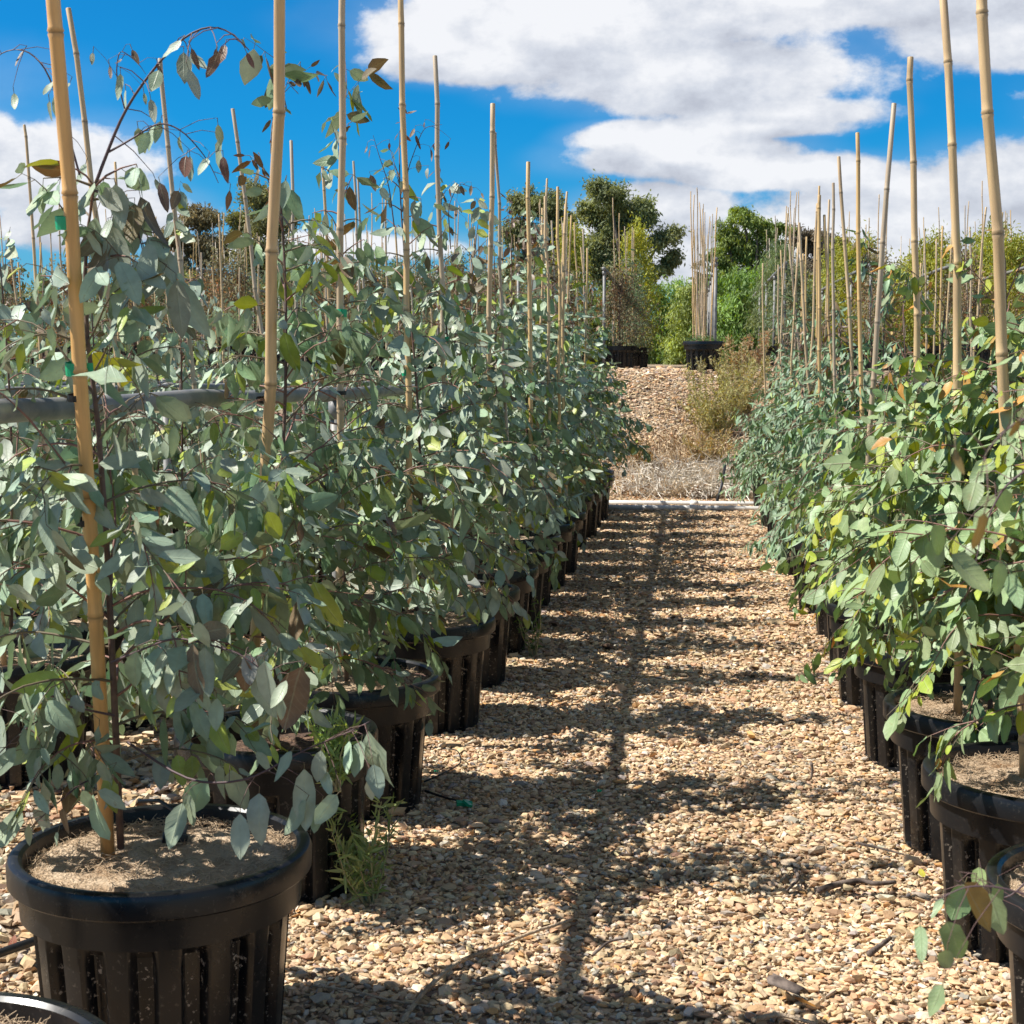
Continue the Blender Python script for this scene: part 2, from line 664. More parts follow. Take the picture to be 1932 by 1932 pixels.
def ground_material():
    m = bpy.data.materials.new('gravel ground')
    m.use_nodes = True
    nt = m.node_tree
    N, L = nt.nodes.new, nt.links.new
    b = nt.nodes['Principled BSDF']
    b.inputs['Roughness'].default_value = 0.9
    b.inputs['Specular IOR Level'].default_value = 0.2
    tc = N('ShaderNodeTexCoord')
    vo = N('ShaderNodeTexVoronoi')
    vo.inputs['Scale'].default_value = 46
    L(tc.outputs['Object'], vo.inputs['Vector'])
    sp = N('ShaderNodeSeparateColor')
    L(vo.outputs['Color'], sp.inputs[0])
    ramp = N('ShaderNodeValToRGB')
    L(sp.outputs[0], ramp.inputs[0])
    e = ramp.color_ramp.elements
    e[0].color = (0.24, 0.17, 0.11, 1)
    e[1].color = (0.50, 0.40, 0.28, 1)
    x = ramp.color_ramp.elements.new(0.4)
    x.color = (0.38, 0.285, 0.185, 1)
    no = N('ShaderNodeTexNoise')
    no.inputs['Scale'].default_value = 0.6
    no.inputs['Detail'].default_value = 8
    L(tc.outputs['Object'], no.inputs['Vector'])
    mr = N('ShaderNodeMapRange')
    mr.inputs[1].default_value = 0.4
    mr.inputs[2].default_value = 0.7
    mr.inputs[4].default_value = 0.5
    L(no.outputs[0], mr.inputs[0])
    mx = N('ShaderNodeMix')
    mx.data_type = 'RGBA'
    L(mr.outputs[0], mx.inputs[0])
    L(ramp.outputs[0], mx.inputs[6])
    mx.inputs[7].default_value = (0.20, 0.145, 0.10, 1)
    L(mx.outputs[2], b.inputs['Base Color'])
    bp = N('ShaderNodeBump')
    bp.inputs['Strength'].default_value = 1.0
    bp.inputs['Distance'].default_value = 0.02
    inv = N('ShaderNodeMath')
    inv.operation = 'SUBTRACT'
    inv.inputs[0].default_value = 1
    L(vo.outputs['Distance'], inv.inputs[1])
    L(inv.outputs[0], bp.inputs['Height'])
    L(bp.outputs[0], b.inputs['Normal'])
    return m


M['ground'] = ground_material()

# ------------------------------------------------------------------ terrain
BY0, BY1, BZ = 16.3, 20.9, 1.40


def smooth01(t):
    t = np.clip(t, 0, 1)
    return t * t * (3 - 2 * t)


def gz(x, y):
    x = np.asarray(x, dtype=float)
    y = np.asarray(y, dtype=float)
    t = np.clip((y - BY0) / (BY1 - BY0), 0, 1)
    prof = 0.35 * smooth01(t) + 0.65 * t
    z = BZ * prof
    z = z + np.clip(y - BY1, 0, 40) * 0.012
    bump = 0.035 * np.sin(x * 3.1 + y * 1.7) + 0.03 * np.sin(x * 5.3 - y * 2.9 + 1.3)
    z = z + bump * np.where((y > BY0) & (y < BY1), np.sin(np.clip(t, 0, 1) * math.pi), 0)
    return z


def terrain():
    ys = np.concatenate([[-60, -20, -5, 0, 5, 10, 14, 16], np.arange(16.3, 21.2, 0.14), [22, 24, 28, 35, 45, 55, 61, 80, 150, 400, 1200, 3000]])
    xs = np.concatenate([[-3000, -800, -200, -60, -25], np.arange(-12, 10, 0.35), [14, 25, 60, 200, 800, 3000]])
    X, Y = np.meshgrid(xs, ys)
    Z = gz(X, Y)
    V = np.stack([X, Y, Z], -1).reshape(-1, 3)
    nx, ny = len(xs), len(ys)
    i = np.arange(ny - 1)[:, None] * nx
    j = np.arange(nx - 1)[None, :]
    Q = np.stack([i + j, i + j + 1, i + nx + j + 1, i + nx + j], -1).reshape(-1, 4)
    o = obj('ground', mesh_np('ground', V, [Q], None, True, M['ground']))
    tag(o, kind='structure')


terrain()

# ------------------------------------------------------------------ gravel
PAL = np.array([(0.66, 0.50, 0.32), (0.60, 0.43, 0.26), (0.72, 0.59, 0.42), (0.57, 0.41, 0.25), (0.47, 0.30, 0.18),
                (0.27, 0.18, 0.12), (0.40, 0.36, 0.31), (0.60, 0.34, 0.15), (0.72, 0.64, 0.52), (0.60, 0.46, 0.30)])
PW = np.array([.2, .16, .13, .13, .1, .06, .07, .03, .05, .07])
PW = PW / PW.sum()


def gravel():
    rs = np.random.RandomState(3)
    phi = (1 + 5 ** .5) / 2
    ico = np.array([[-1, phi, 0], [1, phi, 0], [-1, -phi, 0], [1, -phi, 0], [0, -1, phi], [0, 1, phi], [0, -1, -phi], [0, 1, -phi],
                    [phi, 0, -1], [phi, 0, 1], [-phi, 0, -1], [-phi, 0, 1]]) / math.sqrt(1 + phi * phi)
    icf = np.array([[0, 11, 5], [0, 5, 1], [0, 1, 7], [0, 7, 10], [0, 10, 11], [1, 5, 9], [5, 11, 4], [11, 10, 2], [10, 7, 6], [7, 1, 8],
                    [3, 9, 4], [3, 4, 2], [3, 2, 6], [3, 6, 8], [3, 8, 9], [4, 9, 5], [2, 4, 11], [6, 2, 10], [8, 6, 7], [9, 8, 1]])
    octv = np.array([[-.8, -.7, -.5], [.8, -.6, -.5], [.7, .8, -.5], [-.7, .7, -.5], [-.6, -.6, .6], [.6, -.7, .5], [.5, .6, .65], [-.6, .5, .5]])
    octf = np.array([[0, 1, 5], [0, 5, 4], [1, 2, 6], [1, 6, 5], [2, 3, 7], [2, 7, 6], [3, 0, 4], [3, 4, 7], [4, 5, 6], [4, 6, 7]])

    def grid(x0, x1, y0, y1, p):
        xs = np.arange(x0, x1, p)
        ys = np.arange(y0, y1, p)
        X, Y = np.meshgrid(xs, ys)
        X = X.ravel() + rs.uniform(-.6, .6, X.size) * p
        Y = Y.ravel() + rs.uniform(-.6, .6, Y.size) * p
        return X, Y

    def stones(X, Y, p, tv, tf, zoff=0.0):
        n = len(X)
        s = p * rs.lognormal(-0.47, 0.30, n)
        big = rs.rand(n) < 0.03
        s[big] *= 1.5
        el = np.stack([rs.uniform(.95, 1.6, n), rs.uniform(.5, 1.0, n), rs.uniform(.3, .65, n)], -1)
        V = tv[None] * (1 + rs.uniform(-.40, .32, (n, len(tv), 1)))
        V = V * el[:, None, :] * s[:, None, None]
        a, b = rs.uniform(0, 2 * math.pi, n), rs.normal(0, .6, n)
        ca, sa, cb, sb = np.cos(a), np.sin(a), np.cos(b), np.sin(b)
        x, y, z = V[..., 0], V[..., 1], V[..., 2]
        y2, z2 = y * cb[:, None] - z * sb[:, None], y * sb[:, None] + z * cb[:, None]
        x3, y3 = x * ca[:, None] - y2 * sa[:, None], x * sa[:, None] + y2 * ca[:, None]
        Z0 = gz(X, Y) + s * rs.uniform(-.2, 1.0, n) + zoff
        W = np.stack([x3 + X[:, None], y3 + Y[:, None], z2 + Z0[:, None]], -1).reshape(-1, 3)
        F = (tf[None] + (np.arange(n) * len(tv))[:, None, None]).reshape(-1, 3)
        c = PAL[rs.choice(len(PAL), n, p=PW)] * rs.uniform(.78, 1.15, (n, 1)) * (1 + rs.normal(0, .03, (n, 3)))
        patch = 1 + .10 * np.sin(X * 2.3 + Y * .9) * np.sin(Y * 1.7 - X) + .07 * np.sin(X * 7 + 2) * np.sin(Y * 5.1)
        c = c * patch[:, None] * np.array([1.03, .995, .965])
        return W, F, np.repeat(np.clip(c, 0, .85), len(tv), axis=0)
    parts = [stones(*grid(-1.5, 1.25, 2.2, 6.6, .0122), .0126, ico, icf),
             stones(*grid(-1.3, 1.2, 6.6, 16.4, .0168), .0164, octv, octf),
             stones(*grid(-1.7, 1.9, 16.4, 21.3, .026), .0245, octv, octf),
             stones(*grid(-1.6, 1.6, 21.3, 24.0, .05), .035, octv, octf),
             stones(*grid(-2.6, -1.5, 3.0, 8.0, .028), .024, octv, octf)]
    Vs, Fs, Cs, n = [], [], [], 0
    for W, F, c in parts:
        Vs.append(W)
        Fs.append(F + n)
        Cs.append(c)
        n += len(W)
    o = obj('gravel', mesh_np('gravel', np.concatenate(Vs), [np.concatenate(Fs)], np.concatenate(Cs), False, M['stone']))
    tag(o, 'loose cream and tan crushed gravel covering the path and bank', 'gravel', kind='stuff')


gravel()


# ------------------------------------------------------------------ leaves
VEIN = np.array([1.12] + [.98, 1.17, .98] * 4 + [.9])[:, None] * np.ones((14, 3))
LT = [0.0, 0.14, 0.38, 0.64, 0.87, 1.0]


def leaf_mesh(g, P, D, Nn, Ln, Wd, col, shape='ovate', curl=None, hi=True):
    """P,D,Nn (n,3); Ln,Wd (n,); col (n,3)"""
    P, D, Nn = [np.asarray(a, float) for a in (P, D, Nn)]
    Ln, Wd = np.asarray(Ln, float), np.asarray(Wd, float)
    n = len(P)
    if n == 0:
        return
    D = D / (np.linalg.norm(D, axis=1)[:, None] + 1e-9)
    S = np.cross(D, Nn)
    S /= np.linalg.norm(S, axis=1)[:, None] + 1e-9
    Nn = np.cross(S, D)
    if curl is None:
        curl = RS.normal(0.08, 0.22, n)
    fold = RS.uniform(0.05, 0.42, n)
    if hi:
        ws = {'ovate': [0, .66, 1.0, .88, .44, 0], 'round': [0, .78, 1.0, .9, .5, 0], 'lance': [0, .6, 1.0, .8, .38, 0]}[shape]
        rows = []
        tw = RS.normal(0, 0.25, n)
        for t, w in zip(LT, ws):
            bend = curl * Ln * t * t
            base = P + D * (Ln * t)[:, None] + Nn * bend[:, None]
            if w == 0:
                rows.append([base])
            else:
                ang = tw * t
                Sx = S * np.cos(ang)[:, None] + Nn * np.sin(ang)[:, None]
                h = (Wd * w * .5)
                lift = Nn * (h * fold)[:, None]
                ha, hb = h * RS.uniform(.86, 1.12, n), h * RS.uniform(.86, 1.12, n)
                wv = Nn * (h * RS.normal(0, .14, n))[:, None]
                rows.append([base - Sx * ha[:, None] + lift + wv, base, base + Sx * hb[:, None] + lift - wv])
        V = np.stack([a for r in rows for a in r], 1)       # n,14,3
        T = [[0, 2, 1], [0, 3, 2], [13, 10, 11], [13, 11, 12]]
        Q = []
        for k in range(3):
            b = 1 + 3 * k
            Q += [[b, b + 1, b + 4, b + 3], [b + 1, b + 2, b + 5, b + 4]]
        T, Q, m = np.array(T), np.array(Q), 14
        off = (np.arange(n) * m)[:, None, None]
        uu = np.array([(0, 0)] + [q for t in LT[1:5] for q in ((t, 1), (t, 0), (t, 1))] + [(1, 0)], float)
        g.u.append(np.concatenate([np.repeat(uu[None], n, 0), np.repeat(RS.rand(n)[:, None, None], m, 1)], 2).reshape(-1, 3))
        g.add(V.reshape(-1, 3), (Q[None] + off).reshape(-1, 4), (T[None] + off).reshape(-1, 3), (col[:, None, :] * VEIN[None]).reshape(-1, 3))
    else:
        h = Wd * .5
        mid = P + D * (Ln * .45)[:, None]
        lift = Nn * (h * fold)[:, None]
        V = np.stack([P, mid - S * h[:, None] + lift, P + D * (Ln * .5)[:, None], mid + S * h[:, None] + lift, P + D * Ln[:, None] + Nn * (curl * Ln)[:, None]], 1)
        T = np.array([[0, 2, 1], [0, 3, 2], [1, 2, 4], [2, 3, 4]])
        off = (np.arange(n) * 5)[:, None, None]
        g.add(V.reshape(-1, 3), None, (T[None] + off).reshape(-1, 3), np.repeat(col, 5, axis=0))


SPEC = {
    'gum': dict(L=(.048, .094), W=(.40, .57), shape='ovate', base=(0.350, 0.425, 0.315), young=(0.35, 0.41, 0.09), old=(0.20, 0.15, 0.085),
                tip=(0.17, 0.105, 0.07), py=.28, po=.03, h0=.41, h1=1.55, nb=41, rad=.43, hang=1.0, pitch=.032),
    'round': dict(L=(.042, .072), W=(.44, .66), shape='round', base=(0.270, 0.365, 0.175), young=(0.33, 0.38, 0.05), old=(0.46, 0.25, 0.06),
                  tip=(0.34, 0.24, 0.08), py=.34, po=.025, h0=.42, h1=1.45, nb=54, rad=.48, hang=1.0, pitch=.030),
    'narrow': dict(L=(.05, .09), W=(.22, .34), shape='lance', base=(0.240, 0.345, 0.215), young=(0.25, 0.32, 0.08), old=(0.26, 0.17, 0.09),
                   tip=(0.15, 0.10, 0.07), py=.1, po=.05, h0=.40, h1=1.50, nb=52, rad=.47, hang=1.1, pitch=.026),
}


def grow(seed, sp, rad=None, h0=None, h1=None, nb=None, leader=None, extra=(), dens=1.0, thin=None, whip=True):
    """returns trunk G, foliage G for one sapling, origin on the ground at the pot's centre"""
    rs = np.random.RandomState(seed)
    S = SPEC[sp]
    rad = rad or S['rad']
    h0 = h0 or S['h0']
    h1 = h1 or S['h1']
    nb = nb or S['nb']
    tr, tw = G(), G()
    # trunk
    if leader is None:
        ph = rs.uniform(0, 6, 4)
        zz = np.linspace(.36, h1 + .12, 16)
        TP = np.stack([.02 * np.sin(zz * 3 + ph[0]) + .03 * np.sin(zz * 1.3 + ph[1]), .02 * np.sin(zz * 2.7 + ph[2]) + .03 * np.sin(zz * 1.5 + ph[3]), zz], -1)
        TP[:, :2] *= ((zz - .36) / 1.4)[:, None]
    else:
        TP = np.asarray(leader, float)
    R = np.linspace(.0075, .0022, len(TP))
    tr.tube(TP, R, 7)
    LP, LD, LN, LL, LW, LC = [], [], [], [], [], []

    def leaf(p, d, out, size, colk):
        col = np.array(S[colk])
        f = rs.uniform(.82, 1.16)
        col = col * f * (1 + rs.normal(0, .05, 3))
        if colk == 'base':
            k = rs.rand()
            col = col * (1 - .25 * k) + np.array((.20, .27, .15)) * .25 * k
        L_ = rs.uniform(*S['L']) * size
        LP.append(p + d * .012)
        LD.append(d)
        LN.append(out)
        LL.append(L_)
        LW.append(L_ * rs.uniform(*S['W']) * (0.8 if size < .7 else 1) * (.8 if colk == 'tip' else 1))
        LC.append(np.clip(col, .01, .9))
        tw.tube([p, p + d * .014], [.0009, .0007], 3, col=(0.16, 0.13, 0.07), cap=False)

    def shoot(p, d, length, r, grav, order, young=False, bare=0.0, tipcol=False):
        step = S['pitch'] * (1.0 / dens)
        n = max(3, int(length / step))
        pts = [p.copy()]
        side = 1
        for k in range(n):
            t = k / n
            d = d + np.array([0, 0, -grav * step * (0.4 + 1.6 * t)]) + rs.normal(0, .10, 3) * np.array([1, 1, .7])
            d /= np.linalg.norm(d)
            p = p + d * step
            pts.append(p.copy())
            if order == 0 and k > 1 and rs.rand() < .34 and k < n - 1:
                dd = d + rs.normal(0, .75, 3)
                dd /= np.linalg.norm(dd)
                shoot(p, dd, length * rs.uniform(.25, .5) * (1 - .4 * t), r * .6, grav * 1.2, 1, young, 0, tipcol)
            if t < bare:
                continue
            if k == 0 and order == 0:
                continue
            for q in range(2 if rs.rand() < .35 else 1):
                side = -side
                lat = np.cross(d, [0, 0, 1.0])
                lat = lat / (np.linalg.norm(lat) + 1e-6) * side
                ld = lat * rs.uniform(.2, .9) + d * rs.uniform(.0, .6) + np.array([0, 0, -S['hang'] * rs.uniform(.15, 1.5)]) + rs.normal(0, .25, 3)
                ld /= np.linalg.norm(ld)
                out = np.array([p[0], p[1], 0.0])
                out = out / (np.linalg.norm(out) + .05) * .8 + np.array([-.85, -.45, .85]) + rs.normal(0, .6, 3)
                tt = 1 - t
                size = .55 + .55 * min(1, tt * 2.2)
                if tipcol:
                    ck, size = 'tip', size * .62
                elif t > .78 and rs.rand() < (.65 if young else .3):
                    ck, size = 'young', size * .85
                elif rs.rand() < S['py'] * .35:
                    ck = 'young'
                elif rs.rand() < S['po'] + (.14 if p[2] > h1 * .86 else 0):
                    ck = 'old'
                else:
                    ck = 'base'
                leaf(p, ld, out, size * rs.uniform(.78, 1.1), ck)
        if len(pts) > 2:
            tw.tube(np.array(pts), np.linspace(r, r * .35, len(pts)), 3 if order else 4,
                    col=(0.26, 0.13, 0.10) if rs.rand() < .5 else (0.17, 0.13, 0.08), cap=False)
    zt = TP[:, 2]
    for b in range(nb):
        u = (b + rs.uniform(0, 1)) / nb
        h = h0 + (h1 - h0) * u
        k = np.interp(h, zt, np.arange(len(zt)))
        i = int(min(k, len(TP) - 2))
        p = TP[i] * (1 - (k - i)) + TP[i + 1] * (k - i)
        az = b * 2.399 + rs.uniform(-.5, .5)
        prof = (0.75 + .35 * math.sin(math.pi * min(1, u * 1.5))) * (1 - .80 * max(0, u - .28) / .72)
        ln = rad * prof * rs.uniform(.75, 1.25) * 1.12
        el = rs.uniform(.25, 1.05)
        d = np.array([math.cos(az) * math.cos(el), math.sin(az) * math.cos(el), math.sin(el)])
        shoot(p, d, ln, .0030, rs.uniform(3.0, 5.5) / (ln + .35) * .55, 0, young=rs.rand() < .3)
    # whippy leader shoots above the crown
    for k in range(rs.randint(2, 4) if whip else 0):
        p = TP[-1 - k % 3]
        az = rs.uniform(0, 6.28)
        d = np.array([math.cos(az) * .35, math.sin(az) * .35, 1.0])
        d /= np.linalg.norm(d)
        shoot(p, d, rs.uniform(.12, .34), .002, 2.2, 0, bare=.15, tipcol=rs.rand() < .4)
    for (pts, rr, nl, sz, *_tf) in extra:          # hand placed long shoots: points, radius, leaves, leaf size
        pts = np.asarray(pts, float)
        dd = np.linspace(0, len(pts) - 1, 22)
        i = np.minimum(dd.astype(int), len(pts) - 2)
        f = (dd - i)[:, None]
        pp = pts[i] * (1 - f) + pts[i + 1] * f
        sm = pp.copy()
        for _ in range(3):
            sm[1:-1] = (sm[:-2] + sm[1:-1] * 2 + sm[2:]) / 4
        tw.tube(sm, np.linspace(rr, rr * .3, len(sm)), 5, col=(0.10, 0.06, 0.065), cap=False)
        for k in range(nl):
            t = .22 + .78 * (k + rs.rand() * .6) / nl
            j = int(min(t * 21, 20))
            p = sm[j]
            a = rs.uniform(0, 6.28)
            q1 = np.array([math.cos(a) * .5, math.sin(a) * .35, rs.uniform(-.3, .5)])
            q1 /= np.linalg.norm(q1)
            ln = rs.uniform(.03, .09)
            e = p + q1 * ln + np.array([0, 0, -.25 * ln])
            tw.tube([p, (p + e) / 2 + np.array([0, 0, .006]), e], [rr * .35, rr * .3, rr * .2], 3, col=(0.16, 0.09, 0.08), cap=False)
            ld = np.array([rs.normal(0, .35), rs.normal(0, .3), -1.0])
            leaf(e, ld / np.linalg.norm(ld), np.array([rs.normal(0, .5), -1, .3]), sz * rs.uniform(.6, 1.1),
                 'tip' if t > (_tf[0] if _tf else .5) else ('base' if rs.rand() < .9 else 'old'))
    P_ = np.array(LP)
    keep = np.ones(len(P_), bool)
    if thin is not None:
        keep = thin(P_, rs)
    A = [np.array(a)[keep] for a in (LP, LD, LN, LL, LW, LC)]
    fo = G()
    leaf_mesh(fo, *A[:5], A[5], S['shape'], hi=True)
    return tr, tw, fo


# ------------------------------------------------------------------ pots
def pot_meshes(seg, ribs=16, name='pot', rim_r=0.295, h=0.42, flecks=1.0):
    g = G()
    R0 = rim_r - .022
    per = seg // ribs

    def rf(th, r, z):
        if z > h - .115 or z < .012:
            return np.full(len(th), r)
        ph = (np.arange(len(th)) % per) / per
        # broad flutes: 60 % proud, 40 % recessed with steep flanks
        prof = smooth01((np.abs(ph - .5) - .15) / .13)
        fade = min(1.0, (h - .115 - z) / .03)
        return r - (1 - prof) * .030 * fade
    zs = [0.0, 0.010, 0.014, .06, .11, .16, .21, .26, h - .145, h - .125, h - .116, h - .114, h - .05]
    prof = []
    for z in zs:
        t = z / h
        r = .228 + (R0 - .012 - .228) * t
        if z > h - .115:
            r = R0 + (z - (h - .115)) * .05
        if z < .008:
            r -= .004
        prof.append((r, z))
    g.lathe(prof, seg, rf)
    ncol = sum(len(v) for v in g.v)
    V = np.concatenate(g.v)
    rad = np.linalg.norm(V[:, :2], axis=1)
    lin = .228 + (R0 - .012 - .228) * V[:, 2] / h
    fac = (np.clip((lin - rad) / .02, 0, 1) * 1.0 + .10) * (V[:, 2] < h - .12) * flecks + .04
    g.c = [np.repeat(fac[:, None], 3, axis=1)]
    # floor and inner wall
    g.lathe([(R0 - .020, h - .10), (R0 - .013, h - .045)], seg, None, col=(.2, .2, .2))
    g.lathe([(.001, .008), (.18, .008)], seg, None, col=(0, 0, 0))
    body = g.mesh(name, M['pot'], True)
    for p in body.polygons:
        pass
    r = G()
    pr = [(R0 + .001, h - .052), (rim_r - .004, h - .052), (rim_r, h - .048), (rim_r + .001, h - .014), (rim_r - .003, h - .004), (rim_r - .010, h),
          (rim_r - .022, h - .001), (rim_r - .029, h - .007), (rim_r - .032, h - .03), (R0 - .013, h - .048)]
    r.lathe(pr, max(64, seg // 2), None, col=(.08, .08, .08))
    rim = r.mesh('rim', M['pot'], True)
    return body, rim


def set_sharp(me, ang=35):
    me.polygons.foreach_set('use_smooth', np.full(len(me.polygons), True))
    try:
        me.set_sharp_from_angle(angle=math.radians(ang))
    except Exception:
        pass


POT_HI = pot_meshes(16 * 24)
POT_MD = pot_meshes(16 * 10)
POT_LO = pot_meshes(16 * 5)
POT_SM = pot_meshes(16 * 16, rim_r=.268, h=.415)
for pr in (POT_HI, POT_MD, POT_LO, POT_SM):
    for me in pr:
        set_sharp(me)


def soil_mesh(name, rad, h, material, fuzz, seed):
    rs = np.random.RandomState(seed)
    g = G()
    seg, rings = 48, 9
    V = [[0, 0, h + .008]]
    for i in range(1, rings + 1):
        r = rad * i / rings
        for j in range(seg):
            a = 2 * math.pi * j / seg
            V.append([r * math.cos(a), r * math.sin(a), h + .007 * math.sin(r * 33 + a * 2) + rs.uniform(-.003, .003) - (.006 if i == rings else 0)])
    T = [[0, 1 + j, 1 + (j + 1) % seg] for j in range(seg)]
    Q = []
    for i in range(rings - 1):
        for j in range(seg):
            a, b = 1 + i * seg + j, 1 + i * seg + (j + 1) % seg
            Q.append([a, a + seg, b + seg, b])
    g.add(V, Q, T, col=(.4, .3, .2))
    me0n = len(Q) + len(T)
    if fuzz:
        for k in range(fuzz):
            r, a = rad * .97 * math.sqrt(rs.rand()), rs.uniform(0, 6.28)
            if rs.rand() < .3:
                r = rad * rs.uniform(.9, .98)
            p = np.array([r * math.cos(a), r * math.sin(a), h + .003])
            d = rs.normal(0, 1, 3)
            d[2] = abs(d[2]) * .35
            d = d / np.linalg.norm(d) * rs.uniform(.01, .035)
            c = np.array((.56, .42, .28)) * rs.uniform(.6, 1.3)
            g.tube([p, p + d * .5 + [0, 0, .004], p + d], .0006, 3, col=c, cap=False)
    F = [np.concatenate(g.q), np.concatenate(g.t)]
    nq = len(F[0])
    mi = np.zeros(nq + len(F[1]), dtype=np.int32)
    mi[len(Q):nq] = 1
    return mesh_np(name, np.concatenate(g.v), F, np.concatenate(g.c), True, [material, M['fibre']], mi)


SOIL_HI = soil_mesh('coir_mat', .264, .385, M['coir'], 2600, 1)
SOIL_LO = soil_mesh('coir_mat', .262, .38, M['coir'], 0, 2)
SOIL_SM = soil_mesh('soil', .236, .345, M['mulch'], 60, 3)


# ------------------------------------------------------------------ bamboo stakes
def bamboo_mesh(length, r0, r1, seed, sides=10, tint=(1, 1, 1)):
    rs = np.random.RandomState(seed)
    g = G()
    nodes = []
    z = rs.uniform(.08, .25)
    while z < length - .05:
        nodes.append(z)
        z += rs.uniform(.20, .34)
    P, R, Cc = [], [], []
    bx, by = rs.normal(0, .012, 2)
    wob = rs.normal(0, .0035, (len(nodes) + 2, 2))

    def off(z):
        t = z / length
        k = np.interp(z, [0] + nodes + [length], np.arange(len(nodes) + 2))
        i = int(min(k, len(nodes)))
        f = k - i
        w = wob[i] * (1 - f) + wob[i + 1] * f
        return np.array([bx * math.sin(math.pi * t) + w[0], by * math.sin(math.pi * t) + w[1], z])
    zz = [(0, 1, 1)]
    for q in nodes:
        zz += [(q - .012, 1.0, 1.0), (q - .004, 1.14, .8), (q - .001, 1.02, .45), (q + .002, 1.18, .75), (q + .009, 1.02, 1.12), (q + .03, 1.0, 1.05)]
    zz += [(length - .002, 1, 1), (length, .86, .7)]
    for (z, k, c) in zz:
        P.append(off(z))
        R.append((r0 + (r1 - r0) * z / length) * k)
        Cc.append(c)
    n0 = g.n
    g.tube(np.array(P), np.array(R), sides)
    cc = np.concatenate([np.repeat(Cc, sides), [.6, .6]])
    g.c.append(np.repeat(cc[:, None], 3, axis=1) * np.array([tint]))
    return g.mesh('bamboo_stake', M['bamboo'], True)


STK = [bamboo_mesh(2.3, .0105, .0075, 100 + i, 8) for i in range(6)]
STAKES = []       # (distance, fn) collected, built at the end


def orient(bottom, top):
    d = (Vector(top) - Vector(bottom))
    L = d.length
    q = d.to_track_quat('Z', 'Y')
    return q.to_euler(), L


def stake(bottom, top, label, group, ties=(), r=None, seed=0):
    rot, L = orient(bottom, top)
    STAKES.append(dict(b=Vector(bottom), rot=rot, L=L, label=label, group=group, ties=ties, r=r, seed=seed))


def ring_mesh(r, h, material, tail=False, name='tie'):
    g = G()
    g.lathe([(r, -h / 2), (r + .0012, -h / 2), (r + .0016, 0), (r + .0012, h / 2), (r, h / 2)], 14)
    if tail:
        g.box((r + .008, 0.0, 0), (.018, .0025, h * .9))
    return g.mesh(name, material, False)


# ------------------------------------------------------------------ potted saplings
ORD = ['first', 'second', 'third', 'fourth', 'fifth', 'sixth', 'seventh', 'eighth', 'ninth', 'tenth', 'eleventh', 'twelfth', 'thirteenth',
       'fourteenth', 'fifteenth', 'sixteenth', 'seventeenth', 'eighteenth', 'nineteenth', 'twentieth', 'twenty-first', 'twenty-second', 'twenty-third']


def variants(sp, n, seed0, **k):
    out = []
    for i in range(n):
        tr, tw, fo = grow(seed0 + i, sp, **k)
        out.append((tr.mesh('trunk', M['bark'], True), tw.mesh('twigs', M['twig'], True), fo.mesh('leaves', M['leaf'], True)))
    return out


VG = variants('gum', 7, 10, h1=1.95, nb=50)
VGS = variants('gum', 5, 40, dens=.85, h1=1.60)
VR = variants('round', 4, 60)
VN = variants('narrow', 5, 80)


def sapling(x, y, label, group, var, pot, soil, rz=0.0, sc=1.0, zbase=None, extra_parts=()):
    t = bpy.data.objects.new('potted_sapling', None)
    t.empty_display_size = .2
    C.objects.link(t)
    zb = float(gz(x, y)) if zbase is None else zbase
    t.location = (x, y, zb)
    tag(t, label, 'potted tree', group)
    p = obj('pot', pot[0], t, rot=(0, 0, rz))
    obj('rim', pot[1], p)
    obj('coir_mat' if soil is not SOIL_SM else 'soil', soil, t, rot=(0, 0, rz * 2))
    tr = obj('trunk', var[0], t, rot=(0, 0, rz), scale=(1, 1, sc))
    obj('twigs', var[1], tr)
    f = obj('foliage', var[2], t, rot=(0, 0, rz), scale=(1, 1, sc))
    return t


L1X = -1.04
L1Y = [1.78, 2.78, 3.78, 4.5, 5.6, 6.4, 7.15, 7.85, 8.6, 9.35, 10.1, 10.85, 11.6, 12.35, 13.1, 13.85, 14.6]
R1X = 0.85
R1Y = [1.95, 2.78, 3.57, 4.3, 5.25, 6.2, 7.0, 7.8, 8.6, 9.4, 10.2, 11.0, 11.8, 12.6, 13.4, 14.2, 15.0]
GL = 'potted gum saplings in rows left of the path'
GR = 'potted gum saplings in rows right of the path'
GS = 'bamboo stakes of the saplings'


def loc(p, X, Y):
    return np.array(p) - np.array([X, Y, 0])


# explicit stakes of the row along the left edge: bottom(px,py,Y) top(px,py,Y) radius
S1b = hit(203, 1612, .385)
S1t = at(95, 0, 2.55)
S1t = S1b + (S1t - S1b) * 1.10
LST = {
    0: [],
    1: [(S1b, S1t, .0143)],
    2: [(Vector((-1.19, 3.86, .34)), at(531, -100, 3.5), .0155)],
    3: [(at(641, 1250, 4.48), at(650, -160, 4.4), .0115)],
    4: [(at(774, 1150, 5.5), at(753, -60, 5.5), .0125)],
    5: [(at(860, 1110, 6.4), at(821, 105, 6.3), .0115)],
    6: [(at(916, 1060, 7.1), at(930, 195, 7.05), .0135), (at(968, 1060, 7.2), at(934, 250, 7.2), .0085)],
    7: [(at(1004, 1000, 7.85), at(998, 305, 7.85), .0125)],
    8: [(at(1040, 980, 8.6), at(1030, 370, 8.6), .009), (at(1056, 980, 8.6), at(1054, 352, 8.6), .0095)],
    9: [(at(1070, 960, 9.3), at(1068, 385, 9.3), .011)],
}
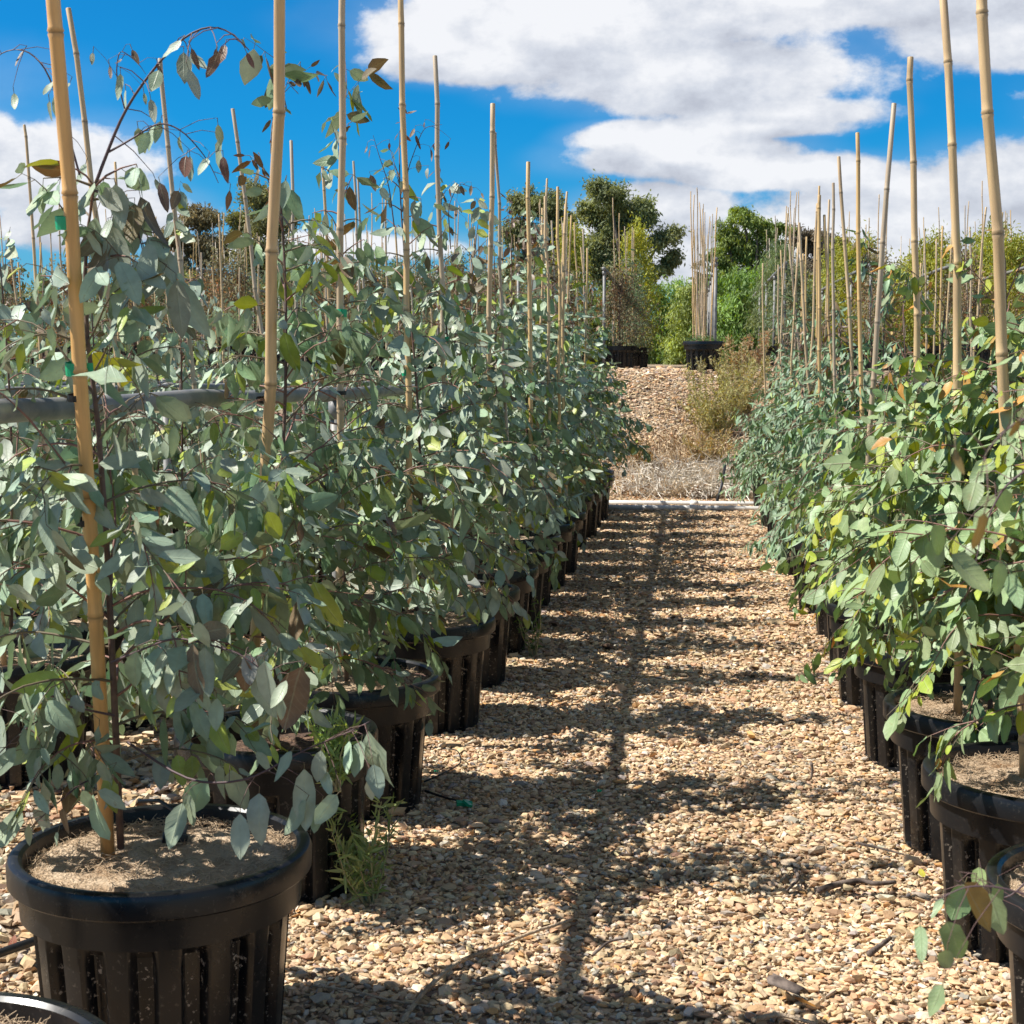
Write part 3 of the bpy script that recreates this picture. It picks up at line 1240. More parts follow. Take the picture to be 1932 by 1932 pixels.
RST = {
    1: [(Vector((.93, 2.8, .38)), Vector((1.0, 2.8, 2.6)), .012)],
    2: [(Vector((.80, 3.6, .38)), at(1848, -60, 3.5), .0140)],
    3: [(Vector((.76, 4.3, .38)), at(1781, -40, 4.3), .0125)],
    4: [(Vector((.765, 5.25, .38)), at(1714, 108, 5.25), .0120)],
    5: [(Vector((.72, 6.2, .38)), at(1687, 195, 6.2), .0115)],
    6: [(Vector((.82, 7.0, .38)), at(1618, 250, 7.0), .0105)],
    7: [(Vector((.83, 7.8, .38)), at(1583, 295, 7.8), .010), (Vector((.78, 7.8, .38)), at(1572, 345, 7.8), .0085)],
    8: [(Vector((.76, 8.6, .38)), at(1546, 368, 8.6), .011), (Vector((.84, 8.6, .38)), at(1556, 405, 8.6), .009)],
    9: [(Vector((.82, 9.4, .38)), at(1508, 420, 9.4), .0095)],
}


def auto_stake(x, y, zb, label, group, lean=(-.03, 0), rs=RS, sd=0):
    h = rs.uniform(2.35, 2.78)
    b = Vector((x + rs.uniform(-.09, .09), y + rs.uniform(-.08, .08), zb + .36))
    t = Vector((b.x + lean[0] + rs.normal(0, .075), b.y + lean[1] + rs.normal(0, .07), zb + h))
    stake(b, t, label, group, seed=sd)


# first plant: its own crown and the long arching leader
def plant1_special():
    X, Y = L1X, 2.78
    def a(px, py, yy=2.75):
        return loc(at(px, py, yy), X, Y)
    leader = [a(228, 1600, 2.8), a(215, 1300), a(200, 1000), a(185, 800), a(165, 640), a(160, 520), a(166, 430), a(178, 352)]
    e1 = ([a(178, 352), a(205, 280), a(235, 205), a(290, 128), a(345, 68), a(398, 45), a(440, 62), a(470, 95)], .0036, 17, .72, .78)
    e2 = ([a(200, 290), a(250, 262), a(300, 228), a(345, 245), a(392, 300), a(412, 345)], .0024, 12, .85, .7)
    e3 = ([a(150, 330), a(128, 250), a(90, 130), a(50, 92), a(5, 95), a(-40, 140)], .0024, 12, .62, .7)
    e4 = ([a(180, 360), a(215, 370), a(260, 430), a(275, 500)], .003, 20, 1.3, 2)
    e5 = ([a(235, 205), a(218, 140), a(225, 90), a(262, 120), a(275, 140)], .0016, 6, .5, .4)
    e6 = ([a(240, 1400, 2.7), a(360, 1480, 2.6), a(470, 1475, 2.55), a(560, 1420, 2.55), a(650, 1385, 2.6), a(700, 1360, 2.6)], .0028, 18, 1.25, 2)
    e7 = ([a(215, 1350, 2.7), a(120, 1330, 2.6), a(40, 1380, 2.55), a(-30, 1450, 2.5)], .0026, 16, 1.15, 2)
    e8 = ([a(210, 1250, 2.7), a(330, 1200, 2.55), a(450, 1230, 2.5), a(540, 1300, 2.5)], .0026, 18, 1.15, 2)
    e9 = ([a(215, 1450, 2.7), a(150, 1480, 2.55), a(80, 1540, 2.5), a(20, 1600, 2.5)], .0022, 14, 1.0, 2)

    def thin(P, rs):
        # the crown of this sapling is thin around the rail and bare close over the pot
        z = P[:, 2]
        band = (z > 1.20) & (z < 1.37)
        low = z < .56
        k = rs.rand(len(P))
        return ~((band & (k < .82)) | (low & (k < .35)))
    tr, tw, fo = grow(501, 'gum', rad=.40, h0=.58, h1=1.80, nb=50, leader=leader, whip=False, extra=[e1, e2, e3, e4, e5, e6, e7, e8, e9], thin=thin)
    return (tr.mesh('trunk', M['bark'], True), tw.mesh('twigs', M['twig'], True), fo.mesh('leaves', M['leaf'], True))


def plant_band(seed, X=0, Y=0, extra=(), lo=1.20, hi=1.36, k0=.8, **kw):
    def thin(P, rs):
        z = P[:, 2]
        return ~((z > lo) & (z < hi) & (rs.rand(len(P)) < k0))
    tr, tw, fo = grow(seed, 'gum', thin=thin, extra=extra, **kw)
    return (tr.mesh('trunk', M['bark'], True), tw.mesh('twigs', M['twig'], True), fo.mesh('leaves', M['leaf'], True))


def e_pts(X, Y, pts, yy):
    return [loc(at(px, py, yy), X, Y) for px, py in pts]


V1 = plant1_special()
V2 = plant_band(502, nb=56, rad=.46, h0=.44, h1=1.85)
V3 = plant_band(503, nb=50, rad=.46, h0=.40, h1=1.95, k0=.75)
V4 = plant_band(504, nb=50, rad=.44, h1=2.08, k0=0.0, extra=[
    (e_pts(L1X, 5.6, [(745, 430), (735, 350), (715, 290), (705, 255)], 5.5), .0026, 9, .75),
    (e_pts(L1X, 5.6, [(760, 400), (770, 320), (800, 240), (835, 235)], 5.5), .0024, 8, .7)])
V5 = plant_band(505, nb=48, h1=2.02, k0=0.0, extra=[
    (e_pts(L1X, 6.4, [(850, 470), (845, 390), (865, 345), (895, 355)], 6.3), .0026, 9, .8)])
V0 = variants('gum', 1, 31, rad=.20, nb=16, h0=.8, h1=1.3)[0]
V7 = plant_band(507, nb=48, h1=2.0, k0=0.0)

EDGE = 'the path\'s left edge'
for i, y in enumerate(L1Y):
    x = L1X + (0 if i < 4 else random.uniform(-.03, .03))
    var = {0: V0, 1: V1, 2: V2, 3: V3, 4: V4, 5: V5, 7: V7}.get(i, VG[i % 7])
    pot = POT_HI if i < 5 else POT_MD
    soil = SOIL_HI if i < 6 else SOIL_LO
    lab = 'grey-green gum sapling in black pot, %s from the front along %s' % (ORD[i], EDGE)
    if i == 0:
        lab = 'sapling in black pot cut off at the bottom left corner, front of its row'
    if i == 1:
        lab = 'tall gum sapling with arching bare tip in large black pot with coir mat'
    if i == 2:
        pot, soil = POT_SM, SOIL_SM
        lab = 'gum sapling in smaller black pot of dark mulch, third along ' + EDGE
    x += {2: -.05, 3: -.03}.get(i, 0)
    t = sapling(x, y, lab, GL, var, pot, soil, rz=0 if i in (1, 4, 5) else random.uniform(0, 6.28), sc=1.0 if i < 6 else random.uniform(.94, 1.06))
    if i > 8:
        for ch in t.children:
            if ch.name.startswith(('foliage', 'trunk')):
                ch.scale = (1.16, 1.1, ch.scale.z)
    if i == 1:
        g = G()
        g.tube([loc(at(*p), x, y) for p in ((262, 1512, 2.9), (300, 1510, 2.88), (330, 1530, 2.85), (343, 1555, 2.82), (335, 1580, 2.80))], .0042, 8)
        g.box(loc(hit(330, 1582, .40), x, y), (.05, .012, .02), (0, .2, .5))
        g.box(loc(hit(345, 1575, .40), x, y), (.012, .05, .018), (.3, .2, .2))
        obj('drip_tube', g.mesh('drip_tube', M['poly'], True), t)
    if i in (3, 4, 5):
        g = G()
        g.tube([(-.30, .05, .05), (-.31, .04, .30), (-.29, .03, .43), (-.22, .0, .43), (-.12, -.03, .40), (-.10, -.04, .39)], .0036, 6)
        obj('drip_tube', g.mesh('drip_tube', M['poly'], True), t)
    if i in LST:
        for k, (b, tp, r) in enumerate(LST[i]):
            ties = []
            if i == 1:
                ties = [(420, 'green', False), (697, 'green', True), (748, 'black', False), (985, 'black', False)]
            if i == 3:
                ties = [(590, 'green', False), (742, 'black', False)]
            if i in (4, 5):
                ties = [(702 if i == 4 else 640, 'green', False)]
            if i == 2:
                ties = [(755, 'black', False)]
            lab = 'bamboo stake in the %s black pot along the path\'s left edge' % ORD[i]
            if i == 1:
                lab = 'thick yellow bamboo stake with green ties, in the large front left pot'
            if i == 2:
                lab = 'pale thick bamboo stake leaning towards the viewer from the small mulch pot'
            if i == 6:
                lab = ('thicker upright' if k == 0 else 'thinner leaning') + ' bamboo stake of the pair in the seventh pot along the path\'s left edge'
            if i == 8:
                lab = ('left' if k == 0 else 'right') + ' bamboo stake of the pair in the ninth pot along the path\'s left edge'
            stake(b, tp, lab, GS, ties=ties, r=r, seed=i * 10 + k)
    else:
        auto_stake(x, y, 0, 'bamboo stake in the %s black pot along the path\'s left edge' % ORD[i], GS, sd=i)
    if i > 9 and random.random() < .6:
        auto_stake(x, y, 0, 'second bamboo stake in the %s black pot along the path\'s left edge' % ORD[i], GS, sd=i + 3)

# right edge of the path
VR2 = plant1 = None


def right_special(seed, X, Y, **kw):
    tr, tw, fo = grow(seed, 'round', **kw)
    return (tr.mesh('trunk', M['bark'], True), tw.mesh('twigs', M['twig'], True), fo.mesh('leaves', M['leaf'], True))


VRa = right_special(701, R1X, 2.78, rad=.42, h0=.70, h1=1.45, extra=[
    (e_pts(R1X, 2.78, [(2000, 1500), (1960, 1640), (1900, 1700), (1850, 1680), (1800, 1660)], 2.2), .0022, 8, .9, 2)])
VRb = right_special(702, R1X, 3.57, rad=.52, h0=.60, h1=1.52, nb=66)
VRc = right_special(703, R1X, 4.3, rad=.56, h0=.46, h1=1.52, nb=68)
VR0 = right_special(704, R1X, 1.95, rad=.48, h0=.7, h1=1.25, nb=22, extra=[
    (e_pts(R1X, 1.95, [(2030, 760), (1960, 780), (1910, 800), (1860, 850), (1850, 900)], 1.15), .0016, 5, .45, 0),
    (e_pts(R1X, 1.95, [(2080, 860), (1960, 870), (1890, 920), (1850, 1010), (1835, 1100)], 1.75), .002, 9, .8, 2),
    (e_pts(R1X, 1.95, [(2060, 1690), (1960, 1695), (1880, 1672), (1820, 1672), (1765, 1700)], 1.5), .0018, 9, .92, 2)])
for i, y in enumerate(R1Y):
    x = R1X + (0 if i < 4 else random.uniform(-.03, .04))
    var = {0: VR0, 1: VRa, 2: VRb, 3: VRc}.get(i, VR[i % 4] if i < 6 else VN[i % 5])
    lab = '%s sapling in black pot, %s from the front along the path\'s right edge' % ('round-leaved gum' if i < 6 else 'narrow-leaved gum', ORD[i])
    if i == 0:
        lab = 'leafy shoots reaching in from the very edge of the photo, nearest right-hand sapling'
    sapling(x, y, lab, GR, var, POT_HI if i < 5 else POT_MD, SOIL_HI if i < 5 else SOIL_LO, rz=0 if i in (0, 1, 2, 3) else random.uniform(0, 6.28),
            sc=1.0 if i < 6 else random.uniform(.95, 1.08))
    if i in RST:
        for k, (b, tp, r) in enumerate(RST[i]):
            lab = 'bamboo stake in the %s black pot along the path\'s right edge' % ORD[i]
            if len(RST[i]) > 1:
                lab = ('taller' if k == 0 else 'shorter') + ' bamboo stake of the pair in the %s pot along the path\'s right edge' % ORD[i]
            stake(b, tp, lab, GS, r=r, seed=300 + i * 10 + k)
    elif i > 0:
        auto_stake(x, y, 0, 'bamboo stake in the %s black pot along the path\'s right edge' % ORD[i], GS, sd=i)
        if i > 9 and random.random() < .5:
            auto_stake(x, y, 0, 'second bamboo stake in the %s black pot along the path\'s right edge' % ORD[i], GS, sd=i)


def px_of(x, y):
    return 1308 + x / y * FPX


# rows further out
L2T = {5.45: (131, 15, 300), 6.35: (301, 110, 410), 7.55: (441, 205, 540), 8.6: (551, 265, 575), 9.7: (609, 310, 640)}
rows = [('left', 2, -2.28), ('left', 3, -3.5), ('left', 4, -4.75), ('left', 5, -6.0), ('left', 6, -7.2), ('right', 2, 2.12), ('right', 3, 3.4)]
for side, rn, X in rows:
    k = 0
    y = (4.75 if rn == 2 and side == 'left' else 2.9 + .37 * (rn % 3))
    ys = []
    while y < 15.6:
        ys.append(y)
        y += .8 + random.uniform(-.03, .03)
    if side == 'left' and rn == 2:
        ys = [3.9, 4.72, 5.45, 6.35, 7.55, 8.6, 9.7] + [10.5 + .8 * q for q in range(7)]
    for y in ys:
        p = px_of(X, y)
        if p < -190 or p > 2110:
            continue
        x = X + random.uniform(-.05, .05)
        var = random.choice(VGS) if side == 'left' else random.choice(VR + VN)
        kk = ORD[k]
        k += 1
        near = y < 7
        sapling(x, y, '%s sapling, %s back in the %s row %s of the path' % ('grey-green gum' if side == 'left' else 'leafy gum', kk, ORD[rn - 1], side),
                GL if side == 'left' else GR, var, POT_MD if near else POT_LO, SOIL_LO, rz=random.uniform(0, 6.28), sc=random.uniform(.92, 1.12))
        sl_ = 'bamboo stake of the %s sapling back in the %s row %s of the path' % (kk, ORD[rn - 1], side)
        if side == 'left' and rn == 2 and y in L2T:
            a, b, c = L2T[y]
            stake(at(c, 708 + .95 * FPX / y, y), at(a, b, y), sl_, GS, r=.0115, seed=900 + k)
        else:
            auto_stake(x, y, 0, sl_, GS, lean=(-.10 if side == 'left' else .02, 0), sd=k)
        if random.random() < .25:
            auto_stake(x, y, 0, 'second ' + sl_, GS, sd=k + 1)


# ------------------------------------------------------------------ terrace saplings
def shrub(seed, h, rad, nl, base, alt, lw, lsz, base_h=.4, hang=.6, clump=26, top=1.0):
    rs = np.random.RandomState(seed)
    g, w = G(), G()
    w.tube([(0, 0, .36), (rs.normal(0, .03), rs.normal(0, .03), h * .6), (rs.normal(0, .05), rs.normal(0, .05), h * .95)], [.014, .009, .004], 5, col=(.16, .11, .08))
    P, D, Nn, LL, LW, LC = [], [], [], [], [], []
    for c in range(clump):
        u = rs.rand() ** .8
        z = base_h + (h - base_h) * u
        rr = rad * (0.55 + .45 * math.sin(math.pi * min(1, u * 1.25 + .1))) * (1 if u < .6 else 1 - (u - .6) * 1.5 * top)
        a = rs.uniform(0, 6.28)
        r = rr * rs.uniform(.25, .9)
        cc = np.array([math.cos(a) * r, math.sin(a) * r, z])
        w.tube([(0, 0, max(.4, z - .25)), cc], [.005, .002], 3, col=(.18, .12, .09), cap=False)
        n = nl // clump
        tone = rs.uniform(.7, 1.25)
        mixc = rs.rand() ** 2
        sp = rad * rs.uniform(.22, .42)
        P.append(cc + rs.normal(0, 1, (n, 3)) * np.array([sp, sp, sp * 1.25]) * .6)
        d = rs.normal(0, .6, (n, 3)) + np.array([0, 0, -hang])
        D.append(d)
        nn = rs.normal(0, .6, (n, 3)) + np.array([-.3, -.5, .5])
        Nn.append(nn)
        L_ = rs.uniform(.7, 1.25, n) * lsz
        LL.append(L_)
        LW.append(L_ * lw)
        k = np.clip(rs.normal(mixc, .25, (n, 1)), 0, 1)
        LC.append((np.array(base) * (1 - k) + np.array(alt) * k) * tone * rs.uniform(.75, 1.25, (n, 1)))
    leaf_mesh(g, np.concatenate(P), np.concatenate(D), np.concatenate(Nn), np.concatenate(LL), np.concatenate(LW), np.clip(np.concatenate(LC), .01, .8), hi=False)
    return w.mesh('trunk', M['twig'], True), g.mesh('leaves', M['leaf_far'], False)


TB = [shrub(200 + i, 1.65, .42, 1500, (.25, .25, .15), (.34, .22, .13), .45, .055) for i in range(4)]
TG = [shrub(210 + i, 1.75, .42, 1500, (.20, .28, .18), (.30, .28, .13), .45, .055) for i in range(3)]
TY = [shrub(220 + i, 2.75, .55, 2800, (.42, .42, .07), (.24, .30, .07), .30, .085, hang=1.0, clump=40) for i in range(4)]
TW = [shrub(230 + i, 2.55, .50, 2600, (.18, .24, .12), (.26, .30, .14), .20, .095, hang=1.3, clump=36) for i in range(3)]


def terr_plant(x, y, var, label, group, sc=1.0, pot=True):
    t = bpy.data.objects.new('potted_sapling', None)
    C.objects.link(t)
    t.location = (x, y, float(gz(x, y)) + .0)
    tag(t, label, 'potted tree', group)
    p = obj('pot', POT_LO[0], t)
    obj('trunk', var[0], t, scale=(1, 1, sc))
    obj('foliage', var[1], t, rot=(0, 0, random.uniform(0, 6.28)), scale=(1, 1, sc))
    return t


GT = 'potted saplings on the upper terrace'
trows = [('left', 1, -1.15), ('left', 2, -2.4), ('left', 3, -3.65), ('left', 4, -4.9), ('left', 5, -6.15), ('left', 6, -7.4), ('left', 7, -8.65), ('left', 8, -9.9),
         ('left', 9, -11.15), ('right', 1, 1.55), ('right', 2, 2.8), ('right', 3, 4.05), ('right', 4, 5.3), ('right', 5, 6.5)]
for side, rn, X in trows:
    k = 0
    y = 22.3 + random.uniform(0, .4) + (1.2 if (side, rn) == ('left', 1) else 0)
    while y < 31.5:
        p = px_of(X, y)
        if -100 < p < 2050:
            x = X + random.uniform(-.08, .08)
            if side == 'left':
                var = random.choice(TB + TG) if not (rn <= 2 and y > 29) else random.choice(TY)
                sc = random.uniform(.85, 1.1)
                kind = 'brownish green'
            elif rn == 1:
                var, sc, kind = random.choice(TG if y < 27 else TW), random.uniform(.7, 1.0), 'slender green'
            else:
                if y < 25:
                    var, sc, kind = random.choice(TB), random.uniform(.8, 1.05), 'brownish green'
                else:
                    var, sc, kind = random.choice(TY), random.uniform(.72, .95), 'yellow-green'
            if var in TY:
                kind = 'yellow-green'
            terr_plant(x, y, var, '%s sapling, %s back in the %s row %s on the raised terrace' % (kind, ORD[k], ORD[rn - 1], side), GT, sc)
            st = 'stake of the %s sapling back in the %s terrace row on the %s' % (ORD[k], ORD[rn - 1], side)
            auto_stake(x, y, float(gz(x, y)), st, GS, lean=(-.02, 0), sd=k)
            if random.random() < .3:
                auto_stake(x, y, float(gz(x, y)), 'second ' + st, GS, sd=k)
            k += 1
        y += .95 + random.uniform(-.05, .05)

# the end-on centre row: pots with stakes and little growth
k = 0
yy = 21.15
while yy < 31:
    x = .14 + .01 * (yy - 21)
    t = bpy.data.objects.new('potted_stakes', None)
    C.objects.link(t)
    t.location = (x, yy, float(gz(x, yy)))
    tag(t, 'black ribbed pot at the crest of the bank, front of the centre row' if k == 0 else 'black pot standing %s back in the centre row of the terrace' % ORD[k],
        'plant pot', 'pots of the centre row on the terrace')
    p = obj('pot', POT_MD[0], t)
    obj('rim', POT_MD[1], p)
    obj('soil', SOIL_LO, t)
    rs = np.random.RandomState(60 + k)
    g = G()
    n = 90
    a = rs.uniform(0, 6.28, n)
    r = .24 * np.sqrt(rs.rand(n))
    leaf_mesh(g, np.stack([r * np.cos(a), r * np.sin(a), rs.uniform(.38, .5, n)], -1), rs.normal(0, 1, (n, 3)) + [0, 0, .3], rs.normal(0, 1, (n, 3)),
              np.full(n, .06), np.full(n, .02), np.array([(.12, .19, .08)]) * rs.uniform(.7, 1.3, (n, 1)), hi=False)
    obj('foliage', g.mesh('leaves', M['leaf_far']), t)
    for q in range(2):
        b = Vector((x + rs.uniform(-.16, .12), yy + rs.uniform(-.1, .1), float(gz(x, yy)) + .37))
        tp = Vector((b.x + rs.normal(-.03, .05), b.y, float(gz(x, yy)) + rs.uniform(2.25, 2.68)))
        stake(b, tp, '%s bamboo stake in the %s pot of the terrace centre row' % (('first', 'second')[q], ORD[k]), GS, seed=k + q)
    k += 1
    yy += .85


# ------------------------------------------------------------------ pipe rails
def rail(x, y0, y1, zr, label, posts, r=.0225, zoff=0.0, group='galvanised pipe rails between the rows', slope=True):
    t = bpy.data.objects.new('pipe_rail', None)
    C.objects.link(t)
    t.location = (x, y0, float(gz(x, y0)))
    tag(t, label, 'rail', group)
    z0 = float(gz(x, y0))
    g = G()
    n = max(2, int((y1 - y0) / 2.6))
    ys = np.linspace(y0, y1, n * 6 + 1)
    rs = np.random.RandomState(int(abs(x) * 100))
    P = [(rs.normal(0, .003), yy - y0, float(gz(x, yy)) - z0 + zr + rs.normal(0, .003)) for yy in ys]
    g.tube(P, r, 12)
    for q in range(0, len(P) - 1, 7):            # couplings
        c = np.array(P[q])
        g.tube([c - [0, .04, 0], c + [0, .04, 0]], r + .0045, 12)
    obj('rail', g.mesh('rail', M['galv'], True), t)
    for yy in posts:
        g = G()
        zz = float(gz(x, yy)) - z0
        g.tube([(0, yy - y0, zz - .2), (0, yy - y0, zz + zr - r)], r * .85, 12)
        g.tube([(0, yy - y0, zz + zr - .09), (0, yy - y0, zz + zr - r)], r + .003, 12)
        obj('post', g.mesh('post', M['galv'], True), t)


rail(-1.255, 1.9, 15.2, 1.285, 'grey pipe rail behind the saplings of the path\'s left edge', [2.4, 5.15, 7.8, 10.4, 13.0, 15.1])
rail(-2.55, 3.6, 15.4, 1.285, 'grey pipe rail behind the second row left of the path', [4.0, 7.0, 9.6, 12.2, 15.0])
rail(-3.8, 5.5, 15.4, 1.285, 'grey pipe rail behind the third row left of the path', [7.0, 9.6, 12.2, 15.0])
rail(-5.05, 8.0, 15.4, 1.285, 'grey pipe rail behind the fourth row left of the path', [9.6, 12.2, 15.0])
rail(1.18, 3.0, 15.4, 1.285, 'grey pipe rail behind the saplings of the path\'s right edge', [3.4, 6.0, 8.6, 11.2, 13.8])
rail(2.45, 7.0, 15.4, 1.285, 'grey pipe rail behind the second row right of the path', [8.2, 10.8, 13.4])
rail(.30, 21.4, 32, 1.57, 'pipe rail with posts in the centre row of the terrace', [21.5, 24.2, 26.9, 29.6, 31.9], r=.028)
for nm, X, ya in (('first', 1.33, 22.4), ('second', 2.6, 22.6), ('third', 3.85, 22.6), ('fourth', 5.1, 23.0)):
    rail(X, ya, 34, 1.57, 'pipe rail along the %s terrace row on the right' % nm, [ya + .1, ya + 2.9, ya + 5.7, ya + 8.5], r=.028)
for nm, X, ya in (('first', -1.4, 23.4), ('second', -2.65, 22.5), ('third', -3.9, 22.6), ('fourth', -5.15, 22.6), ('fifth', -6.4, 22.6), ('sixth', -7.65, 22.6), ('seventh', -8.9, 22.6)):
    rail(X, ya, 34, 1.57, 'pipe rail along the %s terrace row on the left' % nm, [ya + .1, ya + 2.9, ya + 5.7, ya + 8.5], r=.028)

# ------------------------------------------------------------------ build the stakes
STAKES.sort(key=lambda s: (s['b'] - Vector((0, 0, H))).length)
rest = G()
for i, s in enumerate(STAKES):
    if i < 292:
        if s['r'] is not None:
            me = bamboo_mesh(s['L'], s['r'], s['r'] * .86, 400 + s['seed'] + i, 14, tint={10: (1.25, .98, .62), 20: (.98, .95, .95)}.get(s['seed'], (1, 1, 1)))
            o = obj('bamboo_stake', me, None, s['b'], s['rot'])
        else:
            me = STK[i % 6]
            o = obj('bamboo_stake', me, None, s['b'], s['rot'], (1, 1, s['L'] / 2.3))
        tag(o, s['label'], 'stake', s['group'])
        for (py, kind, tail) in s['ties']:
            # height along the stake at which the tie sits
            top = s['b'] + (Vector((0, 0, 1)) * s['L']).copy()
            d = s['rot'].to_matrix() @ Vector((0, 0, 1))
            best, bt = 1e9, 0
            for q in np.linspace(0, s['L'], 400):
                w = s['b'] + d * q
                # image height of w
                cmx = Matrix.Rotation(-YAW, 3, 'Z') @ (w - Vector((0, 0, H)))
                yc = (cmx.z * math.cos(PITCH) + cmx.y * math.sin(PITCH)) / (cmx.y * math.cos(PITCH) - cmx.z * math.sin(PITCH))
                e = abs(966 - yc * FPX - py)
                if e < best:
                    best, bt = e, q
            rr = s['r'] + .0022
            me = ring_mesh(rr, .024 if kind == 'green' else .012, M['green_tie'] if kind == 'green' else M['black_tie'], tail)
            tie = obj('tie', me, o, (0, 0, bt))
            tag(tie, ('bright green' if kind == 'green' else 'black') + ' tie around the stake')
    else:
        d = s['rot'].to_matrix() @ Vector((0, 0, 1))
        e = s['b'] + d * s['L']
        rest.tube([s['b'], e], [.0105, .0075], 5, col=(1, 1, 1))
if rest.n:
    o = obj('bamboo_stakes', rest.mesh('bamboo_stakes', M['bamboo'], True))
    tag(o, 'mass of thin bamboo stakes far back on the terrace', 'stakes', kind='stuff')


# ------------------------------------------------------------------ far trees
def tree(name, label, px0, px1, py_top, Y, lobes, base, alt, nleaf=9000, lsz=.17, lw=.35, hang=.8, seed=0, group=None, trunk_r=.22):
    """lobes: (u, v, ru, rv): position across 0..1 and height 0..1 of the crown, radii as shares of width"""
    rs = np.random.RandomState(seed)
    c = at((px0 + px1) / 2, py_top, Y)
    W = (px1 - px0) / FPX * Y
    gz0 = float(gz(c.x, Y))
    top = c.z - gz0
    t = bpy.data.objects.new(name, None)
    C.objects.link(t)
    t.location = (c.x, Y, gz0)
    tag(t, label, 'tree', group)
    w = G()
    g = G()
    P, D, Nn, LL, LW, LC = [], [], [], [], [], []
    base_pt = np.array([0, 0, 0.0])
    fork = np.array([rs.normal(0, .1), 0, top * .3])
    w.tube([base_pt - [0, 0, .2], fork * .5 + [.05, 0, 0], fork], [trunk_r, trunk_r * .8, trunk_r * .65], 10)
    tot = sum(l[2] * l[3] for l in lobes)
    for (u, v, ru, rv) in lobes:
        cc = np.array([(u - .5) * W, rs.uniform(-.18, .18) * W, top * v])
        rad = np.array([ru * W, (ru + rv) * .5 * W, rv * W]) * 1.12
        mid = (fork + cc) / 2 + rs.normal(0, .15, 3)
        w.tube([fork, mid, cc], [trunk_r * .5, trunk_r * .32, trunk_r * .12], 7)
        nl = int(nleaf * 2.3 * ru * rv / tot)
        ncl = max(8, nl // 150)
        for k in range(ncl):
            d = rs.normal(0, 1, 3)
            d /= np.linalg.norm(d)
            q = cc + d * rad * rs.uniform(.25, 1.0)
            if rs.rand() < .5:
                w.tube([cc, (cc + q) / 2 + rs.normal(0, .08, 3), q], [trunk_r * .10, trunk_r * .06, .01], 4, cap=False)
            n = nl // ncl
            sp = rad.mean() * rs.uniform(.26, .50)
            tone = rs.uniform(.72, 1.25)
            mixc = rs.rand()
            P.append(q + rs.normal(0, 1, (n, 3)) * np.array([sp, sp, sp * .8]) * .62)
            D.append(rs.normal(0, .6, (n, 3)) + np.array([0, 0, -hang]))
            Nn.append(d * .7 + rs.normal(0, .5, (n, 3)) + np.array([0, 0, .35]))
            L_ = rs.uniform(.7, 1.3, n) * lsz
            LL.append(L_)
            LW.append(L_ * lw)
            LC.append((np.array(base) * (1 - mixc) + np.array(alt) * mixc) * tone * rs.uniform(.75, 1.25, (n, 1)))
    leaf_mesh(g, np.concatenate(P), np.concatenate(D), np.concatenate(Nn), np.concatenate(LL), np.concatenate(LW), np.clip(np.concatenate(LC), .005, .7), hi=False)
    obj('trunk', w.mesh('trunk', M['treebark'], True), t)
    obj('crown', g.mesh('crown', M['leaf_far'], False), t)
    return t


TGp = 'trees beyond the nursery terrace'
EU, EA = (.21, .25, .12), (.32, .34, .17)
tree('gum_tree', 'large dark gum with sky showing through its crown, left of the centre stakes', 1095, 1285, 328, 60,
     [(.30, .90, .17, .13), (.15, .80, .13, .16), (.42, .80, .20, .16), (.28, .66, .20, .17), (.62, .78, .17, .13), (.82, .66, .16, .10), (.90, .55, .13, .10),
      (.70, .48, .13, .09), (.30, .50, .20, .14), (.12, .58, .12, .13), (.48, .40, .24, .12)], EU, EA, 15000, .19, seed=1, group=TGp)
tree('gum_tree', 'broad dark gum whose crown stands behind the tall paired stakes', 945, 1100, 325, 62,
     [(.25, .86, .17, .14), (.55, .83, .20, .15), (.80, .74, .17, .14), (.25, .68, .24, .18), (.62, .62, .28, .18), (.30, .48, .3, .18), (.75, .45, .26, .18)], EU, EA, 12000, .19, seed=2, group=TGp)
tree('pepper_tree', 'bright green rounded tree just right of the centre stakes', 1345, 1490, 375, 56,
     [(.40, .90, .17, .11), (.58, .86, .16, .11), (.20, .78, .17, .14), (.76, .80, .18, .12), (.88, .68, .12, .12), (.12, .64, .13, .13), (.45, .70, .30, .18), (.2, .52, .2, .2), (.75, .55, .24, .22), (.45, .42, .34, .2)], (.20, .28, .08), (.31, .38, .12), 13000, .17, lw=.3, hang=1.1, seed=3, group=TGp)
tree('wattle_tree', 'dull brown-grey tree behind the stakes right of the bright green tree', 1480, 1610, 408, 64,
     [(.3, .86, .26, .14), (.65, .82, .26, .14), (.5, .62, .4, .2), (.3, .4, .3, .2), (.75, .42, .3, .2)], (.19, .16, .12), (.24, .21, .14), 8000, .19, seed=4, group=TGp)
tree('gum_tree', 'olive gum tree with a rounded top behind the stakes, taller of the left pair', 425, 565, 325, 60,
     [(.45, .88, .28, .16), (.25, .74, .24, .2), (.72, .74, .26, .2), (.5, .55, .4, .22), (.3, .36, .3, .18), (.75, .38, .3, .18)], (.20, .22, .11), (.30, .30, .14), 11000, .19, seed=5, group=TGp)
tree('gum_tree', 'olive-brown gum tree with a loose crown, lower of the left pair', 290, 425, 362, 60,
     [(.62, .86, .26, .15), (.3, .74, .24, .17), (.7, .68, .3, .2), (.35, .52, .3, .2), (.65, .42, .3, .18)], (.25, .23, .13), (.32, .28, .16), 8500, .19, seed=6, group=TGp)
